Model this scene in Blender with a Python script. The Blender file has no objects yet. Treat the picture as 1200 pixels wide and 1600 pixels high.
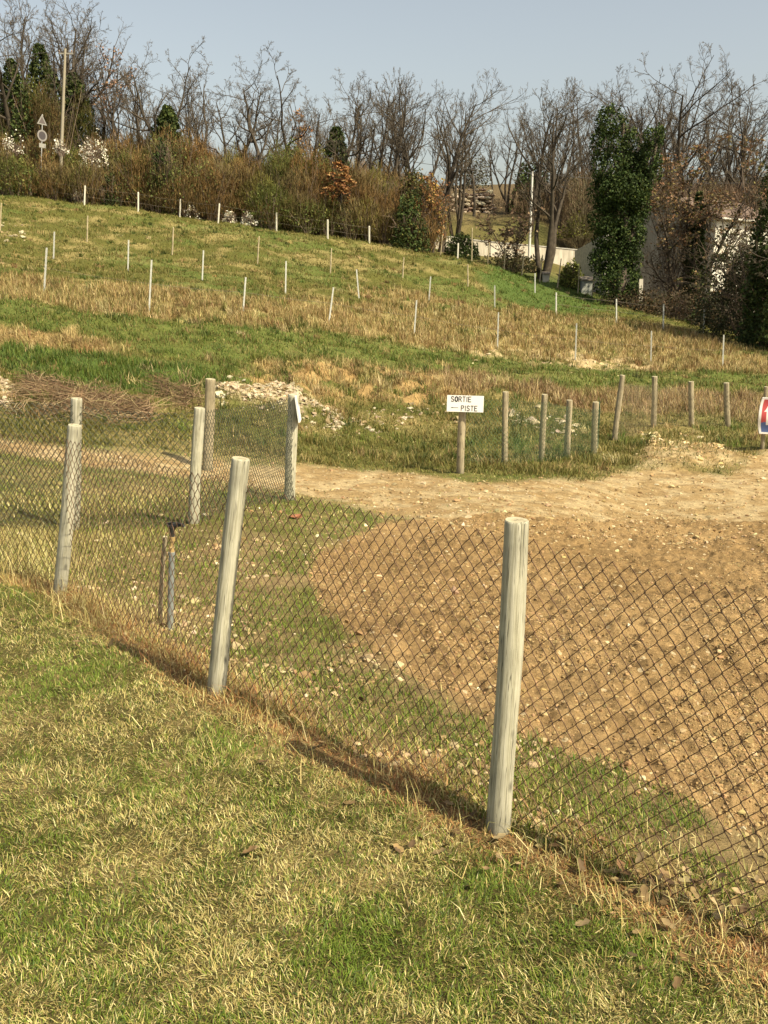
import bpy, math, random
import numpy as np
from mathutils import Vector, Matrix, Quaternion

# ------------------------------------------------------------------ camera, sky, sun, exposure
F_PX, CAM_H, PITCH = 1500.0, 1.75, math.radians(14.43)
CT, ST = math.cos(PITCH), math.sin(PITCH)
S = bpy.context.scene
cam_d = bpy.data.cameras.new("camera"); cam = bpy.data.objects.new("camera", cam_d)
S.collection.objects.link(cam); S.camera = cam
cam_d.sensor_fit = 'VERTICAL'; cam_d.sensor_height = 24.0; cam_d.lens = F_PX / 1600 * 24.0
cam_d.clip_start = 0.05; cam_d.clip_end = 3000
cam.location = (0, 0, CAM_H); cam.rotation_euler = (math.pi / 2 - PITCH, 0, 0)

SUN_EL = math.radians(48)
SUN_H = np.array([0.79, -0.61]); SUN_H = SUN_H / np.linalg.norm(SUN_H)
W = bpy.data.worlds.new("World"); S.world = W; W.use_nodes = True
wn = W.node_tree.nodes; wl = W.node_tree.links
sky = wn.new('ShaderNodeTexSky'); sky.sky_type = 'NISHITA'; sky.sun_disc = False
sky.sun_elevation = SUN_EL
sky.sun_rotation = math.atan2(SUN_H[0], SUN_H[1])
sky.air_density = 1.0; sky.dust_density = 3.0; sky.ozone_density = 1.0; sky.altitude = 100
tint = wn.new('ShaderNodeMix'); tint.data_type = 'RGBA'; tint.blend_type = 'MULTIPLY'
tint.inputs[0].default_value = 1.0
tint.inputs[7].default_value = (1.04, 1.0, 0.90, 1)
hs = wn.new('ShaderNodeHueSaturation'); hs.inputs['Saturation'].default_value = 0.62
wl.new(sky.outputs[0], hs.inputs['Color']); wl.new(hs.outputs[0], tint.inputs[6])
bg = wn['Background']; bg.inputs[1].default_value = 0.114
wl.new(tint.outputs[2], bg.inputs[0])
sun_d = bpy.data.lights.new("sun", 'SUN'); sun_d.energy = 4.9; sun_d.angle = math.radians(0.5)
sun_d.color = (1.0, 0.89, 0.66)
sun = bpy.data.objects.new("sun", sun_d); S.collection.objects.link(sun)
to_sun = Vector((SUN_H[0] * math.cos(SUN_EL), SUN_H[1] * math.cos(SUN_EL), math.sin(SUN_EL)))
sun.rotation_euler = to_sun.to_track_quat('Z', 'Y').to_euler()
S.view_settings.view_transform = 'Standard'; S.view_settings.look = 'None'
S.view_settings.exposure = 0.58; S.view_settings.gamma = 1.0
S.render.resolution_x = 768; S.render.resolution_y = 1024

# ------------------------------------------------------------------ helpers
def ss(a, b, x):
    t = np.clip((x - a) / (b - a), 0, 1); return t * t * (3 - 2 * t)

def hashn(ix, iy, seed):
    h = (ix.astype(np.int64) * 374761393 + iy.astype(np.int64) * 668265263 + seed * 1274126177) & 0xffffffff
    h = ((h ^ (h >> 13)) * 1274126177) & 0xffffffff
    return ((h ^ (h >> 16)) & 0xffffff) / float(0xffffff)

def vnoise(x, y, seed=0):
    x = np.asarray(x, float); y = np.asarray(y, float)
    ix = np.floor(x); iy = np.floor(y); fx = x - ix; fy = y - iy
    fx = fx * fx * (3 - 2 * fx); fy = fy * fy * (3 - 2 * fy)
    a = hashn(ix, iy, seed); b = hashn(ix + 1, iy, seed); c = hashn(ix, iy + 1, seed); d = hashn(ix + 1, iy + 1, seed)
    return a + (b - a) * fx + (c - a) * fy + (a - b - c + d) * fx * fy

def fbm(x, y, seed=0, o=4):
    s = 0; a = 0.5; t = 0
    for i in range(o):
        s = s + a * vnoise(x * 2 ** i, y * 2 ** i, seed + i * 17); t += a; a *= 0.5
    return s / t

def nrm(v):
    return v / np.maximum(np.linalg.norm(v, axis=-1, keepdims=True), 1e-9)

def P(px, py, Y):
    """world point seen at photo pixel (px,py), at forward distance Y"""
    v = (py - 800) / F_PX; u = (px - 600) / F_PX
    t = Y / (CT - v * ST)
    return np.array([u * t, Y, CAM_H - t * (ST + v * CT)])

# ------------------------------------------------------------------ terrain height
# per column (photo x): profile of the land as (distance, photo y); 'z' entries are metres directly
PROFILE = {
 -250: [(5.2, 'z', 0), (7.6, 'z', -.3), (12, 685), (14, 630), (16, 575), (18, 530), (20, 498), (23, 465), (26, 440), (40, 385), (46, 345), (60, 278), (75, 262), (120, 235), (500, 'z', 30)],
 0: [(5.0, 'z', 0), (7.6, 830), (12, 700), (14, 645), (16, 592), (17.5, 570), (19, 541), (20.5, 517), (23, 480), (26, 455), (40, 403), (46, 370), (60, 303), (75, 288), (120, 255), (500, 'z', 30)],
 200: [(4.2, 'z', 0), (7.8, 828), (12, 722), (14, 668), (16, 618), (18, 575), (20, 545), (23, 505), (27, 483), (40, 422), (46, 392), (60, 327), (75, 312), (120, 265), (500, 'z', 28)],
 400: [(3.6, 'z', 0), (8.5, 800), (12, 750), (15, 672), (17, 620), (19, 590), (22, 553), (25, 520), (29, 487), (40, 440), (46, 412), (60, 356), (75, 340), (120, 280), (500, 'z', 26)],
 600: [(3.1, 'z', 0), (5.0, 'z', -.15), (8, 850), (13, 742), (16, 690), (19, 640), (22, 600), (25, 570), (29, 535), (34, 508), (42, 468), (48, 436), (60, 384), (66, 380), (75, 372), (95, 320), (120, 292), (500, 'z', 25)],
 750: [(3.1, 'z', 0), (5.0, 'z', -.17), (8, 850), (13, 744), (16, 695), (19.5, 640), (23.5, 600), (27, 578), (33, 545), (42, 492), (48, 462), (56, 418), (60, 412), (66, 414), (75, 400), (84, 350), (95, 332), (104, 300), (120, 290), (500, 'z', 25)],
 850: [(2.9, 'z', 0), (5.0, 'z', -.18), (8, 856), (13, 748), (16, 700), (20, 640), (24, 600), (28, 581), (34, 556), (42, 508), (48, 488), (55, 464), (61, 440), (66, 438), (75, 415), (84, 352), (95, 332), (120, 290), (500, 'z', 25)],
 1000: [(2.6, 'z', 0), (5.0, 'z', -.2), (8, 880), (12, 790), (15, 720), (18, 672), (22, 630), (27, 600), (32, 578), (36, 562), (46, 512), (60, 482), (70, 470), (85, 430), (120, 340), (500, 'z', 22)],
 1200: [(2.2, 'z', 0), (5.0, 'z', -.25), (8, 890), (12, 795), (15, 725), (17, 692), (20, 663), (25, 620), (30, 597), (36, 573), (46, 535), (60, 508), (70, 500), (85, 450), (120, 350), (500, 'z', 20)],
 1450: [(2.0, 'z', 0), (5.0, 'z', -.25), (8, 900), (12, 800), (15, 730), (17, 697), (20, 668), (25, 625), (30, 603), (36, 580), (46, 545), (60, 518), (70, 510), (85, 460), (120, 360), (500, 'z', 20)],
}
LY = np.linspace(0, math.log(500), 420); QX = np.linspace(-250, 1450, 341)
cols = sorted(PROFILE); tab = []
for c in cols:
    ys, zs = [1.0], [0.0]
    for e in PROFILE[c]:
        ys.append(e[0]); zs.append(e[2] if e[1] == 'z' else P(c, e[1], e[0])[2])
    z = np.interp(LY, np.log(ys), zs)
    k = np.ones(5) / 5; z = np.convolve(np.pad(z, 2, mode='edge'), k, mode='valid')
    tab.append(z)
tab = np.array(tab)                                     # ncols x nY
def catmull(xs, T, xq):
    out = np.zeros((len(xq), T.shape[1])); m = np.zeros_like(T)
    xs = np.array(xs, float)
    m[1:-1] = (T[2:] - T[:-2]) / (xs[2:] - xs[:-2])[:, None]
    m[0] = (T[1] - T[0]) / (xs[1] - xs[0]); m[-1] = (T[-1] - T[-2]) / (xs[-1] - xs[-2])
    for i, x in enumerate(xq):
        j = min(max(np.searchsorted(xs, x) - 1, 0), len(xs) - 2); h = xs[j + 1] - xs[j]; t = (x - xs[j]) / h
        out[i] = ((2*t**3-3*t**2+1)*T[j] + (t**3-2*t**2+t)*h*m[j] + (-2*t**3+3*t**2)*T[j+1] + (t**3-t**2)*h*m[j+1])
    return out
TAB = catmull(cols, tab, QX)

def zbase(x, y):
    x = np.asarray(x, float); y = np.asarray(y, float)
    yc = np.maximum(y, 1.0)
    q = 600 + F_PX * x / (yc * CT + 2.1 * ST)
    fq = np.clip((q - QX[0]) / (QX[1] - QX[0]), 0, len(QX) - 1.001)
    fy = np.clip(np.log(yc) / (LY[1] - LY[0]), 0, len(LY) - 1.001)
    i = fq.astype(int); j = fy.astype(int); a = fq - i; b = fy - j
    return TAB[i, j]*(1-a)*(1-b) + TAB[i+1, j]*a*(1-b) + TAB[i, j+1]*(1-a)*b + TAB[i+1, j+1]*a*b

def zmid(x, y):
    z = zbase(x, y)
    am = ss(13, 22, y)
    z = z + am * ((fbm(x * .45, y * .45, 3, 3) - .5) * .38 + (fbm(x * 1.7, y * 1.7, 8, 3) - .5) * .16)
    z = z + (1 - am) * (fbm(x * 1.1, y * 1.1, 21, 3) - .5) * .05
    return z

def hit(px, py, zf=None):
    """where the ray through photo pixel meets the land"""
    zf = zf or zmid
    px = np.atleast_1d(np.asarray(px, float)); py = np.atleast_1d(np.asarray(py, float))
    Ys = np.exp(np.linspace(math.log(1.2), math.log(140), 900))
    v = (py - 800) / F_PX; u = (px - 600) / F_PX
    X = (u / (CT - v * ST))[:, None] * Ys; Z = CAM_H - ((ST + v * CT) / (CT - v * ST))[:, None] * Ys
    below = Z < zf(X, np.broadcast_to(Ys, X.shape))
    idx = np.where(below.any(1), below.argmax(1), len(Ys) - 1)
    y = Ys[idx]; x = X[np.arange(len(px)), idx]
    return np.stack([x, y, zf(x, y)], 1)

def hit1(px, py): return hit(px, py)[0]

# ------------------------------------------------------------------ regions of ground cover (outlines in world x,y)
def poly(pts):
    a = np.array(pts, float); n = []
    for i in range(len(a)):                     # densify so straight photo lines follow the land
        b = a[(i + 1) % len(a)]
        for t in np.linspace(0, 1, 5)[:-1]: n.append(a[i] * (1 - t) + b * t)
    n = np.array(n); return hit(n[:, 0], n[:, 1], zbase)[:, :2]

def sdist(pl, x, y):
    d = np.full(x.shape, 1e9); ins = np.zeros(x.shape, bool)
    n = len(pl)
    for i in range(n):
        ax, ay = pl[i]; bx, by = pl[(i + 1) % n]
        ex, ey = bx - ax, by - ay; L = ex * ex + ey * ey + 1e-12
        t = np.clip(((x - ax) * ex + (y - ay) * ey) / L, 0, 1)
        d = np.minimum(d, np.hypot(x - ax - t * ex, y - ay - t * ey))
        c = ((ay > y) != (by > y)) & (x < (bx - ax) * (y - ay) / (by - ay + 1e-12) + ax)
        ins ^= c
    return np.where(ins, d, -d)

PLOUGH = poly([(612,812),(560,834),(507,874),(499,905),(520,958),(560,1008),(620,1060),(720,1108),(820,1150),(900,1182),(1000,1225),(1100,1268),(1200,1312),(1420,1420),(1430,800),(1200,812),(1000,815),(800,806)])
TRACK = poly([(-240,670),(0,686),(200,704),(460,733),(600,738),(700,752),(800,758),(880,750),(950,742),(985,738),(1060,733),(1130,738),(1165,715),(1200,703),(1420,700),(1430,870),(1000,850),(700,830),(615,812),(560,795),(480,773),(430,764),(200,735),(0,706),(-240,690)])
SANDY = poly([(985,738),(1000,705),(1040,688),(1100,690),(1160,700),(1200,705),(1165,720),(1100,735)])
G_BANK = poly([(-240,530),(0,541),(100,546),(250,562),(340,580),(395,598),(330,604),(230,612),(100,598),(30,586),(0,572),(-240,550)])
G_BAND = poly([(-240,455),(0,472),(150,485),(300,500),(450,517),(560,532),(700,552),(800,565),(900,572),(1100,587),(1200,592),(1420,600),(1420,625),(1200,612),(1000,608),(850,600),(700,583),(560,562),(400,560),(200,545),(160,520),(0,508),(-240,495)])
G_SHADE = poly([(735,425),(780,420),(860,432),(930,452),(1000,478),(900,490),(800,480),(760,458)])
ERODE = poly([(340,568),(430,562),(560,570),(690,590),(700,625),(620,640),(520,632),(400,604)])
RUB1 = poly([(332,606),(400,602),(470,612),(500,632),(530,655),(480,662),(440,640),(380,628),(335,632)])
RUB2 = poly([(-240,575),(0,580),(24,592),(28,628),(0,645),(-240,640)])
ERODE2 = poly([(725,540),(800,543),(900,555),(1000,562),(1050,572),(1000,580),(850,572),(740,556)])
STRAW = poly([(-240,420),(0,430),(200,445),(400,468),(560,480),(700,492),(840,510),(940,528),(1060,535),(1180,555),(1420,580),(1420,598),(1200,592),(900,570),(700,550),(560,530),(450,515),(300,498),(150,484),(0,470),(-240,452)])
STRAW2 = poly([(540,450),(640,452),(760,480),(900,498),(1050,508),(1180,545),(1100,552),(900,520),(760,500),(600,480)])
DRYB = poly([(0,512),(90,516),(160,528),(180,548),(60,543),(0,538)])
WEEDB = poly([(640,585),(800,600),(960,618),(1200,618),(1420,630),(1420,665),(1200,660),(1000,652),(940,640),(800,615),(690,625)])
FENCE_A = [hit1(-330, 815)[:2], hit1(93, 930)[:2], hit1(337, 1083)[:2], hit1(778, 1300)[:2]]
d_ = FENCE_A[3] - FENCE_A[2]; d_ = d_ / np.linalg.norm(d_)
FENCE_A.append(FENCE_A[3] + np.array([0.735, -0.68]) * 1.55); FENCE_A.append(FENCE_A[4] + np.array([0.8, -0.6]) * 1.55)
FENCE_A[0] = FENCE_A[1] + np.array([-0.80, 0.60]) * 1.5
FENCE_A.insert(0, FENCE_A[0] + np.array([-0.85, 0.53]) * 1.6)

def fence_side(x, y):
    """distance to the near fence line, + on the field side"""
    d = np.full(x.shape, 1e9); s = np.ones(x.shape)
    for i in range(len(FENCE_A) - 1):
        ax, ay = FENCE_A[i]; bx, by = FENCE_A[i + 1]
        ex, ey = bx - ax, by - ay; L = ex * ex + ey * ey
        t = ((x - ax) * ex + (y - ay) * ey) / L
        tc = np.clip(t, -5 if i == 0 else 0, 6 if i == len(FENCE_A) - 2 else 1)
        dd = np.hypot(x - ax - tc * ex, y - ay - tc * ey)
        sg = np.sign(ex * (y - ay) - ey * (x - ax))
        m = dd < d; d = np.where(m, dd, d); s = np.where(m, sg, s)
    return d * s

def C3(*c): return np.array(c)
def mixc(a, b, t): return a * (1 - t[:, None]) + b * t[:, None]

def cover(x, y):
    """ground cover weights in world coordinates"""
    r = np.hypot(x, y); w = np.clip(r * .035, .05, 1.4)
    xw = x + (fbm(x / w * .5, y / w * .5, 31, 3) - .5) * w * 2.2; yw = y + (fbm(x / w * .5, y / w * .5, 57, 3) - .5) * w * 2.2
    m = {}
    for n, p, s in (('plough', PLOUGH, .10), ('track', TRACK, .5), ('sandy', SANDY, .5), ('gbank', G_BANK, .7), ('gband', G_BAND, .9), ('gshade', G_SHADE, 1.5),
                    ('erode', ERODE, .9), ('erode2', ERODE2, 1.0), ('straw', STRAW, 1.0), ('straw2', STRAW2, 1.2), ('dryb', DRYB, .6), ('rub', RUB1, .5), ('rub2', RUB2, .5), ('weedb', WEEDB, .9)):
        d = sdist(p, x + (xw - x) * (.85 if n == 'plough' else 1), y + (yw - y) * (.85 if n == 'plough' else 1)); m[n] = ss(-s * .5, s * .5, d)
    fs = fence_side(x, y); m['fs'] = fs
    m['lawn'] = ss(.05, -.12, fs); m['strip'] = np.exp(-((fs - .02) / .13) ** 2) * ss(11, 8, r)
    m['hill'] = ss(13, 16, y)
    return m

def ground_colour(x, y, m=None):
    m = m or cover(x, y); n = x.shape[0]
    n1 = fbm(x * .9, y * .9, 5, 4); n2 = fbm(x * 4, y * 4, 9, 3); n3 = fbm(x * .3, y * .3, 77, 3)
    c = np.tile(C3(.150, .135, .042), (n, 1))
    c = mixc(c, C3(.26, .20, .085), ss(.48, .62, n1) * .8)
    c = mixc(c, C3(.085, .11, .028), ss(.52, .66, n2) * .5)
    hill = m['hill']
    hc = np.tile(C3(.100, .098, .024), (n, 1))
    hc = mixc(hc, C3(.27, .215, .085), ss(.50, .66, n1) * .75)
    hc = mixc(hc, C3(.085, .13, .028), ss(.50, .62, n3) * .5)
    hc = mixc(hc, C3(.33, .25, .11), m['straw'] * ss(.30, .60, n2 * .5 + n1 * .5) * .9)
    hc = mixc(hc, C3(.34, .255, .115), m['straw2'] * ss(.35, .6, n1) * .8)
    hc = mixc(hc, C3(.24, .16, .075), m['weedb'] * .8)
    hc = mixc(hc, C3(.27, .18, .075), m['dryb'] * .8)
    n4_ = fbm(x * 2.5, y * 2.5, 415, 2); hc = mixc(hc, C3(.37, .24, .10), m['erode'] * ss(.45, .54, n1 * .4 + n4_ * .6) * .9)
    hc = mixc(hc, C3(.42, .32, .17), m['erode2'] * ss(.44, .52, n1 * .5 + n2 * .5))
    hc = mixc(hc, C3(.115, .135, .032), m['gband'] * .8 * ss(.25, .5, n2 + .1) * .9)
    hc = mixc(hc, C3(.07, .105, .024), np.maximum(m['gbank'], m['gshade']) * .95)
    hc = mixc(hc, C3(.085, .062, .030) , ss(52, 58, y) * ss(12.5, 15, x) + 0 * y); hc = mixc(hc, C3(.12, .088, .045) , ss(62, 68, y) * (.35 + .65 * ss(82, 96, y)))  # right-hand ground coloured dark as tree shade; second mix is leaf litter
    bt = ss(9.5, 6.5, np.hypot(x, y)) * ss(-3.4, -1.6, x); c = mixc(c, C3(.25, .18, .085), bt * ss(.36, .60, n2 * .6 + n1 * .4) * .9)
    hc = mixc(hc, C3(.37, .295, .17), np.maximum(m['rub'], m['rub2']) * ss(.40, .50, n2 * .7 + n1 * .3))
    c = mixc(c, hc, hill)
    vg = m['lawn']                                                   # soil and thatch under the lawn
    c = mixc(c, C3(.105, .088, .032), vg)
    c = mixc(c, C3(.20, .15, .065), vg * ss(.52, .66, n2))
    tc = mixc(np.tile(C3(.315, .217, .100), (n, 1)), C3(.41, .31, .165), ss(.42, .66, n2))
    c = mixc(c, tc, np.maximum(m['track'], m['sandy'] * .9))
    pc = mixc(np.tile(C3(.245, .158, .068), (n, 1)), C3(.315, .208, .093), ss(.35, .65, n1))
    c = mixc(c, pc, m['plough'])
    c = mixc(c, C3(.26, .16, .075), m['strip'] * .8)
    return c

# ------------------------------------------------------------------ mesh and object tools
def mesh_np(name, V, Q=None, T=None, col=None, mat=None, smooth=False):
    me = bpy.data.meshes.new(name)
    V = np.asarray(V, np.float32).reshape(-1, 3)
    Q = np.zeros((0, 4), np.int32) if Q is None else np.asarray(Q, np.int32).reshape(-1, 4)
    T = np.zeros((0, 3), np.int32) if T is None else np.asarray(T, np.int32).reshape(-1, 3)
    me.vertices.add(len(V)); me.vertices.foreach_set('co', V.ravel())
    me.loops.add(Q.size + T.size); me.loops.foreach_set('vertex_index', np.concatenate([Q.ravel(), T.ravel()]))
    me.polygons.add(len(Q) + len(T))
    ls = np.concatenate([np.arange(len(Q)) * 4, Q.size + np.arange(len(T)) * 3])
    me.polygons.foreach_set('loop_start', ls.astype(np.int32))
    me.polygons.foreach_set('loop_total', np.concatenate([np.full(len(Q), 4), np.full(len(T), 3)]).astype(np.int32))
    me.polygons.foreach_set('use_smooth', np.full(len(Q) + len(T), bool(smooth)))
    me.update(calc_edges=True)
    if col is not None:
        a = me.color_attributes.new('col', 'FLOAT_COLOR', 'POINT')
        cc = np.ones((len(V), 4), np.float32); cc[:, :3] = col
        a.data.foreach_set('color', cc.ravel())
    if mat: me.materials.append(mat)
    me.validate(clean_customdata=False)
    return me

def link(name, data, parent=None, loc=None):
    o = bpy.data.objects.new(name, data); S.collection.objects.link(o)
    if parent: o.parent = parent
    if loc is not None: o.location = loc
    return o

def tag(o, label=None, cat=None, group=None, kind=None):
    if label: o['label'] = label
    if cat: o['category'] = cat
    if group: o['group'] = group
    if kind: o['kind'] = kind
    return o

class Acc:
    """collects geometry for ONE mesh object"""
    def __init__(s): s.V = []; s.Q = []; s.T = []; s.C = []; s.n = 0
    def add(s, V, Q=None, T=None, col=(.5, .5, .5)):
        V = np.asarray(V, float).reshape(-1, 3)
        if Q is not None and len(Q): s.Q.append(np.asarray(Q).reshape(-1, 4) + s.n)
        if T is not None and len(T): s.T.append(np.asarray(T).reshape(-1, 3) + s.n)
        s.V.append(V); c = np.asarray(col, float)
        s.C.append(np.broadcast_to(c, (len(V), 3)) if c.ndim == 1 else c); s.n += len(V)
    def box(s, lo, hi, col=(.5, .5, .5), M=None):
        x0, y0, z0 = lo; x1, y1, z1 = hi
        V = np.array([(x0,y0,z0),(x1,y0,z0),(x1,y1,z0),(x0,y1,z0),(x0,y0,z1),(x1,y0,z1),(x1,y1,z1),(x0,y1,z1)], float)
        if M is not None: V = np.array([tuple(M @ Vector(v)) for v in V])
        s.add(V, [(0,3,2,1),(4,5,6,7),(0,1,5,4),(1,2,6,5),(2,3,7,6),(3,0,4,7)], None, col)
    def build(s, name, mat, parent=None, loc=None, smooth=False):
        if not s.V: return None
        me = mesh_np(name, np.concatenate(s.V), np.concatenate(s.Q) if s.Q else None, np.concatenate(s.T) if s.T else None,
                     np.concatenate(s.C), mat, smooth)
        return link(name, me, parent, loc)

def tubes(pts, rad, sides=4, caps=False):
    """pts (n,k,3), rad (n,k): n tubes of k rings"""
    pts = np.asarray(pts, float); n, k, _ = pts.shape; rad = np.broadcast_to(np.asarray(rad, float), (n, k))
    tg = np.zeros_like(pts); tg[:, 1:-1] = pts[:, 2:] - pts[:, :-2]; tg[:, 0] = pts[:, 1] - pts[:, 0]; tg[:, -1] = pts[:, -1] - pts[:, -2]
    tg = nrm(tg); ax = nrm(pts[:, -1] - pts[:, 0])
    ref = np.where(np.abs(ax[:, 2:3]) > .8, np.array([[1., 0, 0]]), np.array([[0, 0, 1.]]))[:, None, :]
    a = nrm(np.cross(tg, ref)); b = np.cross(tg, a)
    an = np.arange(sides) / sides * 2 * math.pi
    V = pts[:, :, None, :] + rad[:, :, None, None] * (a[:, :, None, :] * np.cos(an)[:, None] + b[:, :, None, :] * np.sin(an)[:, None])
    base = (np.arange(n) * k * sides)[:, None, None]; r = (np.arange(k - 1) * sides)[None, :, None]; s0 = np.arange(sides)[None, None, :]; s1 = (s0 + 1) % sides
    Q = np.stack([base + r + s0, base + r + s1, base + r + sides + s1, base + r + sides + s0], -1).reshape(-1, 4)
    return V.reshape(-1, 3), Q

def blades(P0, L, Wd, az, lean, curl, col, rng, tipcol=None):
    """grass blades: base, mid, tip"""
    n = len(P0); h = np.stack([np.cos(az), np.sin(az), np.zeros(n)], 1); s = np.stack([-np.sin(az), np.cos(az), np.zeros(n)], 1)
    up = np.array([0, 0, 1.])
    d1 = nrm(h * np.sin(lean)[:, None] + up * np.cos(lean)[:, None]); l2 = lean + curl
    d2 = nrm(h * np.sin(l2)[:, None] + up * np.cos(l2)[:, None])
    tw = rng.uniform(-1, 1, n)[:, None]; s = nrm(s + h * tw * .8)
    m = P0 + d1 * (L * .55)[:, None]; t = m + d2 * (L * .45)[:, None]; w = Wd[:, None]
    V = np.stack([P0 - s * w * .5, P0 + s * w * .5, m + s * w * .42, m - s * w * .42, t], 1).reshape(-1, 3)
    b = np.arange(n)[:, None] * 5
    return V, b + np.array([[0, 1, 2, 3]]), b + np.array([[3, 2, 4]]), np.repeat(col, 5, axis=0)

def leafquads(c, size, col, rng, nbias=None):
    n = len(c); nr = nrm(rng.normal(size=(n, 3)) + (0 if nbias is None else nbias))
    a = nrm(np.cross(nr, rng.normal(size=(n, 3)))); b = np.cross(nr, a); s = size[:, None]
    V = np.stack([c - a * s * .5, c + b * s * .38 + nr * s * .12, c + a * s * .5, c - b * s * .38 + nr * s * .12], 1).reshape(-1, 3)
    return V, np.arange(n * 4).reshape(-1, 4), np.repeat(col, 4, axis=0)

ICO_V = nrm(np.array([(-1,1.618,0),(1,1.618,0),(-1,-1.618,0),(1,-1.618,0),(0,-1,1.618),(0,1,1.618),(0,-1,-1.618),(0,1,-1.618),(1.618,0,-1),(1.618,0,1),(-1.618,0,-1),(-1.618,0,1)]))
ICO_F = np.array([(0,11,5),(0,5,1),(0,1,7),(0,7,10),(0,10,11),(1,5,9),(5,11,4),(11,10,2),(10,7,6),(7,1,8),(3,9,4),(3,4,2),(3,2,6),(3,6,8),(3,8,9),(4,9,5),(2,4,11),(6,2,10),(8,6,7),(9,8,1)])
def rocks(c, size, col, rng, flat=.7, jag=.28):
    n = len(c); sc = rng.uniform(.6, 1.25, (n, 1, 3)); sc[:, :, 2] *= flat
    V = ICO_V[None] * (1 + rng.normal(0, jag, (n, 12, 1))) * sc
    an = rng.uniform(0, 6.28, n); ca, sa = np.cos(an)[:, None], np.sin(an)[:, None]
    tl = rng.normal(0, .35, n)[:, None]
    x, y, z = V[..., 0], V[..., 1], V[..., 2]
    x, z = x * np.cos(tl) - z * np.sin(tl), x * np.sin(tl) + z * np.cos(tl)
    V = np.stack([x * ca - y * sa, x * sa + y * ca, z], -1) * size[:, None, None] * .5 + c[:, None, :]
    return V.reshape(-1, 3), None, (np.arange(n)[:, None, None] * 12 + ICO_F[None]).reshape(-1, 3), np.repeat(col, 12, axis=0)

# ------------------------------------------------------------------ materials
def new_mat(name):
    m = bpy.data.materials.new(name); m.use_nodes = True
    return m, m.node_tree.nodes, m.node_tree.links, m.node_tree.nodes['Principled BSDF']

def vmat(name, rough=.85, var=.35, scale=6.0, bump=0, bscale=60, trans=0, spec=.25, detail=3):
    """colour from the object's own 'col' attribute, varied by noise"""
    m, N, L, B = new_mat(name)
    at = N.new('ShaderNodeAttribute'); at.attribute_name = 'col'
    tc = N.new('ShaderNodeTexCoord'); nz = N.new('ShaderNodeTexNoise'); nz.inputs['Scale'].default_value = scale; nz.inputs['Detail'].default_value = detail
    L.new(tc.outputs['Object'], nz.inputs['Vector'])
    mr = N.new('ShaderNodeMapRange'); mr.inputs[1].default_value = .3; mr.inputs[2].default_value = .7; mr.inputs[3].default_value = 1 - var; mr.inputs[4].default_value = 1 + var
    L.new(nz.outputs['Fac'], mr.inputs[0])
    mx = N.new('ShaderNodeVectorMath'); mx.operation = 'SCALE'; L.new(at.outputs['Color'], mx.inputs[0]); L.new(mr.outputs[0], mx.inputs['Scale'])
    L.new(mx.outputs[0], B.inputs['Base Color']); B.inputs['Roughness'].default_value = rough; B.inputs['Specular IOR Level'].default_value = spec
    if bump:
        n2 = N.new('ShaderNodeTexNoise'); n2.inputs['Scale'].default_value = bscale; n2.inputs['Detail'].default_value = 5; L.new(tc.outputs['Object'], n2.inputs['Vector'])
        bp = N.new('ShaderNodeBump'); bp.inputs['Strength'].default_value = 1; bp.inputs['Distance'].default_value = bump
        L.new(n2.outputs['Fac'], bp.inputs['Height']); L.new(bp.outputs[0], B.inputs['Normal'])
    if trans:
        tr = N.new('ShaderNodeBsdfTranslucent'); ms = N.new('ShaderNodeMixShader'); ms.inputs[0].default_value = trans
        L.new(mx.outputs[0], tr.inputs['Color']); L.new(B.outputs[0], ms.inputs[1]); L.new(tr.outputs[0], ms.inputs[2])
        L.new(ms.outputs[0], N['Material Output'].inputs['Surface'])
    return m

M_GRASS = vmat('grass_blade', .65, .12, 3, trans=.16, spec=.3)
M_LEAF = vmat('leaf', .7, .25, 1.2, trans=.15, spec=.2)
M_BARK = vmat('bark', .9, .35, 3.5)
M_TWIG = vmat('twig', .9, .2, 2)
M_STONE = vmat('stone', .85, .18, 14, bump=.004, bscale=60)
M_SOIL = vmat('soil_clod', .95, .2, 40)
M_WIRE = vmat('rusty_wire', .6, .4, 30, spec=.4)
M_PAINT = vmat('plain_painted', .6, .05, 8)
M_SIGN = vmat('sign_face', .55, .02, 1.5)
M_METAL = vmat('dull_zinc', .5, .15, 20, spec=.5)
M_LITTER = vmat('dead_leaf', .8, .25, 40, trans=.1)

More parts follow.
